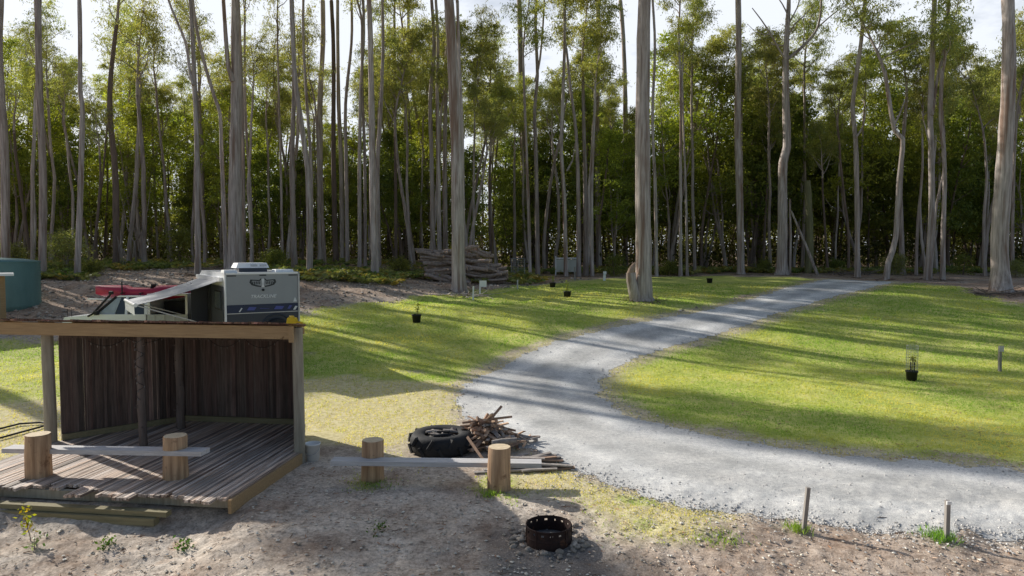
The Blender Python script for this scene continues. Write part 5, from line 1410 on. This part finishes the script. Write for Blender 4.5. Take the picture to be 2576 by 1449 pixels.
b = MB(); b.tube([(.25, .6, 1.97), (.25, .6, 2.42)], .03, 6); b.obj('kayak_upright', BLACKP, UT)
# kayak on the rack
KL = 4.1
kx = px(245, 735, UY).x + KL / 2
kz = px(300, 733, UY).z
b = MB(); NS = 22; V_ = []; NR = 14
for i in range(NS + 1):
    t = i / NS; s_ = 2 * t - 1; wv = max(.03, (1 - abs(s_) ** 2.6)) ** .75; hh = .24 * (.55 + .45 * wv); zc = .10 * abs(s_) ** 2.5
    for k in range(NR):
        a = 2 * PI * k / NR; cy = math.cos(a) * .36 * wv; cz = math.sin(a) * hh * 1.45
        if cz > 0: cz *= .75 - (.28 if .34 < t < .62 and abs(cy) < .26 else 0)
        V_.append((s_ * KL / 2, cy, cz + zc))
b.add(V_, [[i * NR + k, i * NR + (k + 1) % NR, (i + 1) * NR + (k + 1) % NR, (i + 1) * NR + k] for i in range(NS) for k in range(NR)], smooth=True)
b.add(V_[:NR], [list(range(NR))[::-1]]); b.add(V_[-NR:], [list(range(NR))])
KY = empty('kayak', 'red plastic kayak carried on the roof rack of the white ute', 'kayak', (kx, UY - .1, kz), .0)
b.obj('hull', REDPL, KY)
b = MB(); b.box((.05, 0, .10), (.5, .34, .04)); b.box((.32, 0, .2), (.05, .34, .22), Matrix.Rotation(.25, 4, 'Y')); b.obj('seat', BLACKP, KY)
for xx in (-1.3, 1.3): b = MB(); b.tube([(xx, 0, .14), (xx, 0, .18)], .09, 10); b.obj('hatch_cover', BLACKP, KY)
b = MB(); b.box((kx - .35 - kx, 0, 0), (2.0, .18, .05), Matrix.Rotation(.03, 4, 'Y')); o = b.obj('white_board', WHITEP, None, (kx - .72, UY - .55, kz - .30)); tag(o, 'white padded board strapped below the kayak on the ute rack', 'board')

# ------------------------------------------------------------------ log pile, brush heap, white frame, gate
LP = pg(1150, 700); LPy = min(47.0, LP.y + 2.8); LPx = px(1158, 690, LPy).x; LPz = gz(LPx, LPy)
PL_ = []
for k in range(6):
    b = MB(); L_ = 3.0; r = .125
    pts = limb_path((-1.5, 0, 0), (1, 0, 0), 3.0, 8, 0, .075); b.tube(pts, [r * random.uniform(.88, 1.1) * (1.12 - .22 * i / 8) for i in range(9)], 9, 0, rough=.08, capmat=1); PL_.append(b.mesh('stacked_log', [W_PILE, W_SPLIT]))
nl_ = 0
for layer in range(12):
    zt = .12 + layer * .185; xl = -2.55 - (.45 if layer > 7 else -.1) + random.uniform(-.25, .25); xr = 3.3 - layer * .16 + random.uniform(-.2, .2)
    for row in range(3 if layer < 7 else 2):
        y = LPy + (row - 1) * .42 + layer * .05 + random.uniform(-.1, .1)
        x = xl + random.uniform(-.15, .25)
        while x < xr - .6:
            L_ = min(random.uniform(1.7, 3.3), xr - x + .3); k_ = random.randrange(6)
            o = link('stacked_log', PL_[k_], None, (x + L_ / 2, y, 0)); s_ = random.uniform(.7, 1.15)
            o.location.z = gz(LPx, LPy) + zt + random.uniform(-.04, .04); o.location.x += LPx
            o.rotation_euler = (random.uniform(0, 6), random.gauss(.02, .07), random.gauss(-.12, .24) + (PI if random.random() < .5 else 0)); o.scale = (L_ / 3, s_, s_)
            tag(o, 'grey log among the many stacked in the log pile at the wood edge', 'log', 'logs in the log pile'); nl_ += 1
            x += L_ * .93
def brush(name, label, c, rx, ry, h, n, mat=TWIG):
    b = MB()
    for k in range(n):
        a = random.uniform(0, 6.28); r = math.sqrt(random.random()); x = c.x + rx * r * math.cos(a); y = c.y + ry * r * math.sin(a); z = gz(x, y) + .05 + h * (1 - r) * random.random()
        d = rdir(random.gauss(0, .16)); L_ = random.uniform(.6, 2.2); pts = limb_path((x, y, z), d, L_, 4, 0, .12); b.tube(pts, [random.uniform(.012, .04) * q for q in (1, .9, .75, .6, .4)], 5, 0, random.uniform(.6, 1.5))
    o = b.obj(name, mat); return tag(o, label, 'brush heap')
brush('brush_heap', 'low heap of dead grey branches on the bank left of the log pile', pg(1030, 690), 2.2, .8, .6, 90)
brush('brush_heap', 'scatter of dead branches and bark in the scrub behind the caravan roof', V3(px(545, 665, 49).x, 49, 0), 1.3, .7, .35, 40)
brush('brush_heap', 'tangle of dead sticks on the ground beyond the end of the road', pg(2140, 692), 1.6, .7, .4, 50)
brush('brush_heap', 'bark litter and small sticks at the foot of the huge gum at the right edge', pg(2525, 742), 1.9, .7, .05, 45)
brush('brush_heap', 'pale bark litter at the foot of the large gum in front of the log pile', pg(1165, 745), 1.3, .5, .12, 40, BARK[0])

gy_ = 56.0
q = px(1425, 670, gy_); zq = gz(q.x, gy_); s_ = F / gy_
root = empty('white_panel_fence', 'white framed panel standing among the trees beyond the bank', 'fence panel', (q.x, gy_, zq))
hw_ = 27 / s_; ht = px(0, 648, gy_).z - zq
b = MB(); b.box((0, 0, ht * .5 + .06), (2 * hw_ - .1, .03, ht * .72)); b.obj('panel', M('faded_panel', (.66, .68, .60), (.54, .56, .49), (2, 2, 2), .7, 0), root)
b = MB(); b.box((0, -.02, ht - .05), (2 * hw_, .08, .1)); b.obj('top_rail', WHITEP, root)
for sx in (-1, 1): b = MB(); b.box((sx * hw_, -.02, ht / 2 + .04), (.09, .09, ht + .16)); b.obj('post', WHITEP, root)
q = px(1303, 670, 54.0); zq = gz(q.x, 54); root = empty('wire_gate', 'grey-green wire mesh gate left of the white framed panel', 'gate', (q.x, 54, zq)); s_ = F / 54; hw_ = 17 / s_; ht = px(0, 650, 54).z - zq
b = MB()
for p0, p1 in (((-hw_, 0, .1), (hw_, 0, .1)), ((-hw_, 0, ht), (hw_, 0, ht)), ((-hw_, 0, .0), (-hw_, 0, ht)), ((hw_, 0, 0), (hw_, 0, ht)), ((0, 0, .1), (0, 0, ht))): b.tube([p0, p1], .025, 6)
b.obj('frame', METAL, root)
b = MB()
for k in range(15): x = -hw_ + 2 * hw_ * k / 14; b.tube([(x, .01, .1), (x, .01, ht)], .006, 4)
for k in range(9): z = .1 + (ht - .1) * k / 8; b.tube([(-hw_, .012, z), (hw_, .012, z)], .006, 4)
b.obj('mesh', WIREM, root)

# ------------------------------------------------------------------ weeds and tufts in the foreground
def weed(u, v, h, n, spread, mat, tints, label, L=.06, W=.03, stem=True, nm='weed'):
    q = pg(u, v); root = empty(nm, label, 'plant', q)
    C = []; T = []
    pt = limb_path((0, 0, -.02), (random.gauss(0, .06), 0, 1), h, 5, .05, .06)
    if stem:
        b = MB(); b.tube(pt, [.009, .008, .007, .006, .005, .003], 5); b.obj('stem', TWIG, root)
    for k in range(n):
        t = random.uniform(.25, 1); p = pt[0].lerp(pt[-1], t); C.append((p.x + random.gauss(0, spread), p.y + random.gauss(0, spread), max(.01, p.z + random.gauss(0, spread * .6)))); T.append(np.array(random.choice(tints)) * random.uniform(.7, 1.3))
    b = MB(); b.leaves(np.array(C), L, W, -.2, 0, np.array(T)); b.obj('foliage', mat, root)
weed(78, 1362, .60, 64, .05, LEAF_WATTLE, ((1.2, 1.15, .45), (1.35, .95, .35), (.95, 1.15, .6)), 'young plant with yellow and orange leaves in front of the step sleepers', .075, .042)
weed(88, 1385, .26, 22, .06, LEAF_FERN, ((1.5, 1.5, 2.6), (1.0, 1.2, 1.4), (.6, .9, .7)), 'pale whitish-leaved weed below the yellow-leaved plant', .09, .05)
weed(268, 1378, .16, 60, .065, LEAF_DARK, ((.42, .68, .4), (.28, .5, .3)), 'small green weed on the dirt under the middle of the step sleepers', .06, .035, False)
weed(466, 1385, .20, 70, .065, LEAF_DARK, ((.36, .6, .38), (.22, .42, .25)), 'dark green weed on the dirt right of the end of the step sleepers', .06, .035, False)
weed(955, 1338, .10, 50, .09, LEAF_DARK, ((.4, .66, .35), (.3, .52, .3)), 'low green weed on the dirt left of the fire ring', .055, .03, False)
def tuft(u, v, n, r, h, label):
    q = pg(u, v); C = rng.normal(size=(n, 3)) * np.array([r, r, 0]); C[:, 2] = 0.0
    b = MB(); b.leaves(C, h, .014, 0, 0, np.ones((n, 3)) * np.array([.34, .55, .36]) * rng.uniform(.7, 1.4, (n, 1)), np.tile([0, 0, 1.6], (n, 1))); o = b.obj('grass_tuft', LEAF_GRASS, None, q); tag(o, label, 'grass tuft', None, 'stuff')
tuft(2006, 1338, 160, .09, .14, 'green grass tuft at the foot of the leaning stake')
tuft(2362, 1358, 220, .11, .14, 'green grass tuft at the foot of the pale-topped stake')
tuft(1800, 1355, 240, .22, .08, 'patch of short green grass on the dirt left of the leaning stake')
tuft(2180, 810, 60, .18, .42, 'wispy tall dry grass tuft on the right lawn beside the road')
tuft(938, 1222, 200, .22, .07, 'green grass around the foot of the left log of the bench on the ground')
tuft(1232, 1248, 120, .10, .10, 'green grass at the foot of the right log of the bench on the ground')
b = MB(); q = pg(2215, 1308); b.tube([(-.12, 0, .01), (0, .02, .03), (.14, .05, .015)], [.008, .007, .004], 5); b.tube([(0, .02, .03), (.04, .1, .03)], [.005, .003], 4); o = b.obj('twig', TWIG, None, q); tag(o, 'small fallen twig lying on the near part of the gravel road', 'twig')

# ------------------------------------------------------------------ bark litter round the trunks, twigs and chips on the dirt
def litter(name, label, pts, L0, L1, w, mat, tints):
    n = len(pts); pts = np.array(pts); a = rng.uniform(0, 2 * PI, n); L_ = rng.uniform(L0, L1, n) / 2; wd = w * rng.uniform(.5, 1.3, n) / 2
    dx, dy = np.cos(a), np.sin(a); z = G(pts[:, 0], pts[:, 1]) + .012; t1 = rng.normal(0, .12, n) * L_; up = rng.uniform(.003, .012, n)
    def P(sl, sw, dz): return np.stack([pts[:, 0] + dx * L_ * sl - dy * wd * sw, pts[:, 1] + dy * L_ * sl + dx * wd * sw, z + t1 * sl + dz], 1)
    V = np.stack([P(-1, -1, 0), P(1, -1, 0), P(1, 1, 0), P(-1, 1, 0), P(-1, 0, up), P(1, 0, up)], 1).reshape(-1, 3)
    o6 = 6 * np.arange(n)[:, None]
    Fq = np.concatenate([np.array([[0, 1, 5, 4]]) + o6, np.array([[2, 3, 4, 5]]) + o6])
    c = np.array(tints)[rng.integers(0, len(tints), n)] * rng.uniform(.6, 1.3, n)[:, None]
    b = MB(); b.add(V, Fq, tint=np.repeat(c, 6, axis=0)); tag(b.obj(name, mat), label, 'litter', None, 'stuff')
pt = []
for k, v in ROOTS.items():
    B_ = v[1]
    if B_.y > 60: continue
    n_ = 110 if B_.y < 45 else 50
    for _ in range(n_):
        a = random.uniform(0, 6.28); r = .25 + abs(random.gauss(0, .75)); pt.append((B_.x + r * math.cos(a), B_.y + r * math.sin(a)))
litter('bark_litter', 'strips of fallen bark and sticks around the feet of the gums', pt, .15, .8, .07, TWIG, ((1.2, 1.0, .85), (1.9, 1.7, 1.5), (.7, .55, .45)))
q = scatter(2000, 8.8, 14.5); zz_, rd_ = zones(q[:, 0], q[:, 1]); q = q[(rd_ < .1) & ~under_deck(q)]
litter('dirt_debris', 'twigs, bark chips and dead leaves strewn over the foreground dirt', q, .02, .10, .012, TWIG, ((2.0, 1.7, 1.4), (2.8, 2.5, 2.2), (1.0, .8, .65), (1.8, 1.1, .7)))
q = scatter(2600, 14, 44); zz_, rd_ = zones(q[:, 0], q[:, 1]); q = q[(zz_[:, 0] > .2)]
litter('lawn_leaf_litter', 'fallen gum leaves and twigs scattered over the lawns', q, .04, .13, .022, TWIG, ((2.0, 1.5, 1.0), (2.6, 2.2, 1.7), (1.5, 1.1, .8)))
SUN = 5.0; SKY = 0.098; CLOUD = 10.6

# ------------------------------------------------------------------ sky and sun
SUN_AZ = math.radians(-55.0); SUN_EL = math.radians(28.0)     # left of the view and beyond the wood
w = bpy.data.worlds.new('World'); sc.world = w; w.use_nodes = True
N, L = w.node_tree.nodes, w.node_tree.links
N.clear()
sky = N.new('ShaderNodeTexSky'); sky.sky_type = 'NISHITA'; sky.sun_disc = False
sky.sun_elevation = SUN_EL; sky.sun_rotation = SUN_AZ
sky.air_density = 1.0; sky.dust_density = 2.0; sky.ozone_density = 1.0
bg = N.new('ShaderNodeBackground'); bg.inputs['Strength'].default_value = SKY
tcw = N.new('ShaderNodeTexCoord'); mpw = N.new('ShaderNodeMapping'); mpw.inputs['Scale'].default_value = (1.6, 1.6, 4.5); L.new(tcw.outputs['Generated'], mpw.inputs['Vector'])
cn = noise(N, L, mpw.outputs['Vector'], 1.7, 7, .6)
cr = ramp(N, [(.22, (0, 0, 0)), (.44, (1, 1, 1))]); L.new(cn, cr.inputs[0])
sepw = N.new('ShaderNodeSeparateXYZ'); L.new(tcw.outputs['Generated'], sepw.inputs[0])
bank_ = N.new('ShaderNodeMapRange'); bank_.interpolation_type = 'SMOOTHSTEP'; L.new(sepw.outputs[1], bank_.inputs[0]); bank_.inputs[1].default_value = .25; bank_.inputs[2].default_value = .75; bank_ = bank_.outputs[0]
cloud = mixc(N, L, sky.outputs[0], (CLOUD * .93, CLOUD * .975, CLOUD * 1.05), mathn(N, L, 'MULTIPLY', mathn(N, L, 'MULTIPLY', cr.outputs[0], .95), bank_))
L.new(cloud, bg.inputs[0])
o = N.new('ShaderNodeOutputWorld'); L.new(bg.outputs[0], o.inputs[0])
sl = bpy.data.lights.new('sun', 'SUN'); sl.energy = SUN; sl.angle = math.radians(0.5); sl.color = (1.0, .955, .875)
so = bpy.data.objects.new('sun', sl); COL.objects.link(so)
sd_ = Vector((math.sin(SUN_AZ) * math.cos(SUN_EL), math.cos(SUN_AZ) * math.cos(SUN_EL), math.sin(SUN_EL)))
so.rotation_euler = (-sd_).to_track_quat('-Z', 'Y').to_euler()
so.location = sd_ * 80

sc.view_settings.view_transform = 'Standard'; sc.view_settings.look = 'None'
sc.view_settings.exposure = 0; sc.view_settings.gamma = 1
sc.render.engine = 'CYCLES'
sc.cycles.max_bounces = 6; sc.cycles.diffuse_bounces = 3; sc.cycles.glossy_bounces = 2; sc.cycles.transmission_bounces = 4; sc.cycles.transparent_max_bounces = 4
sc.cycles.use_denoising = True
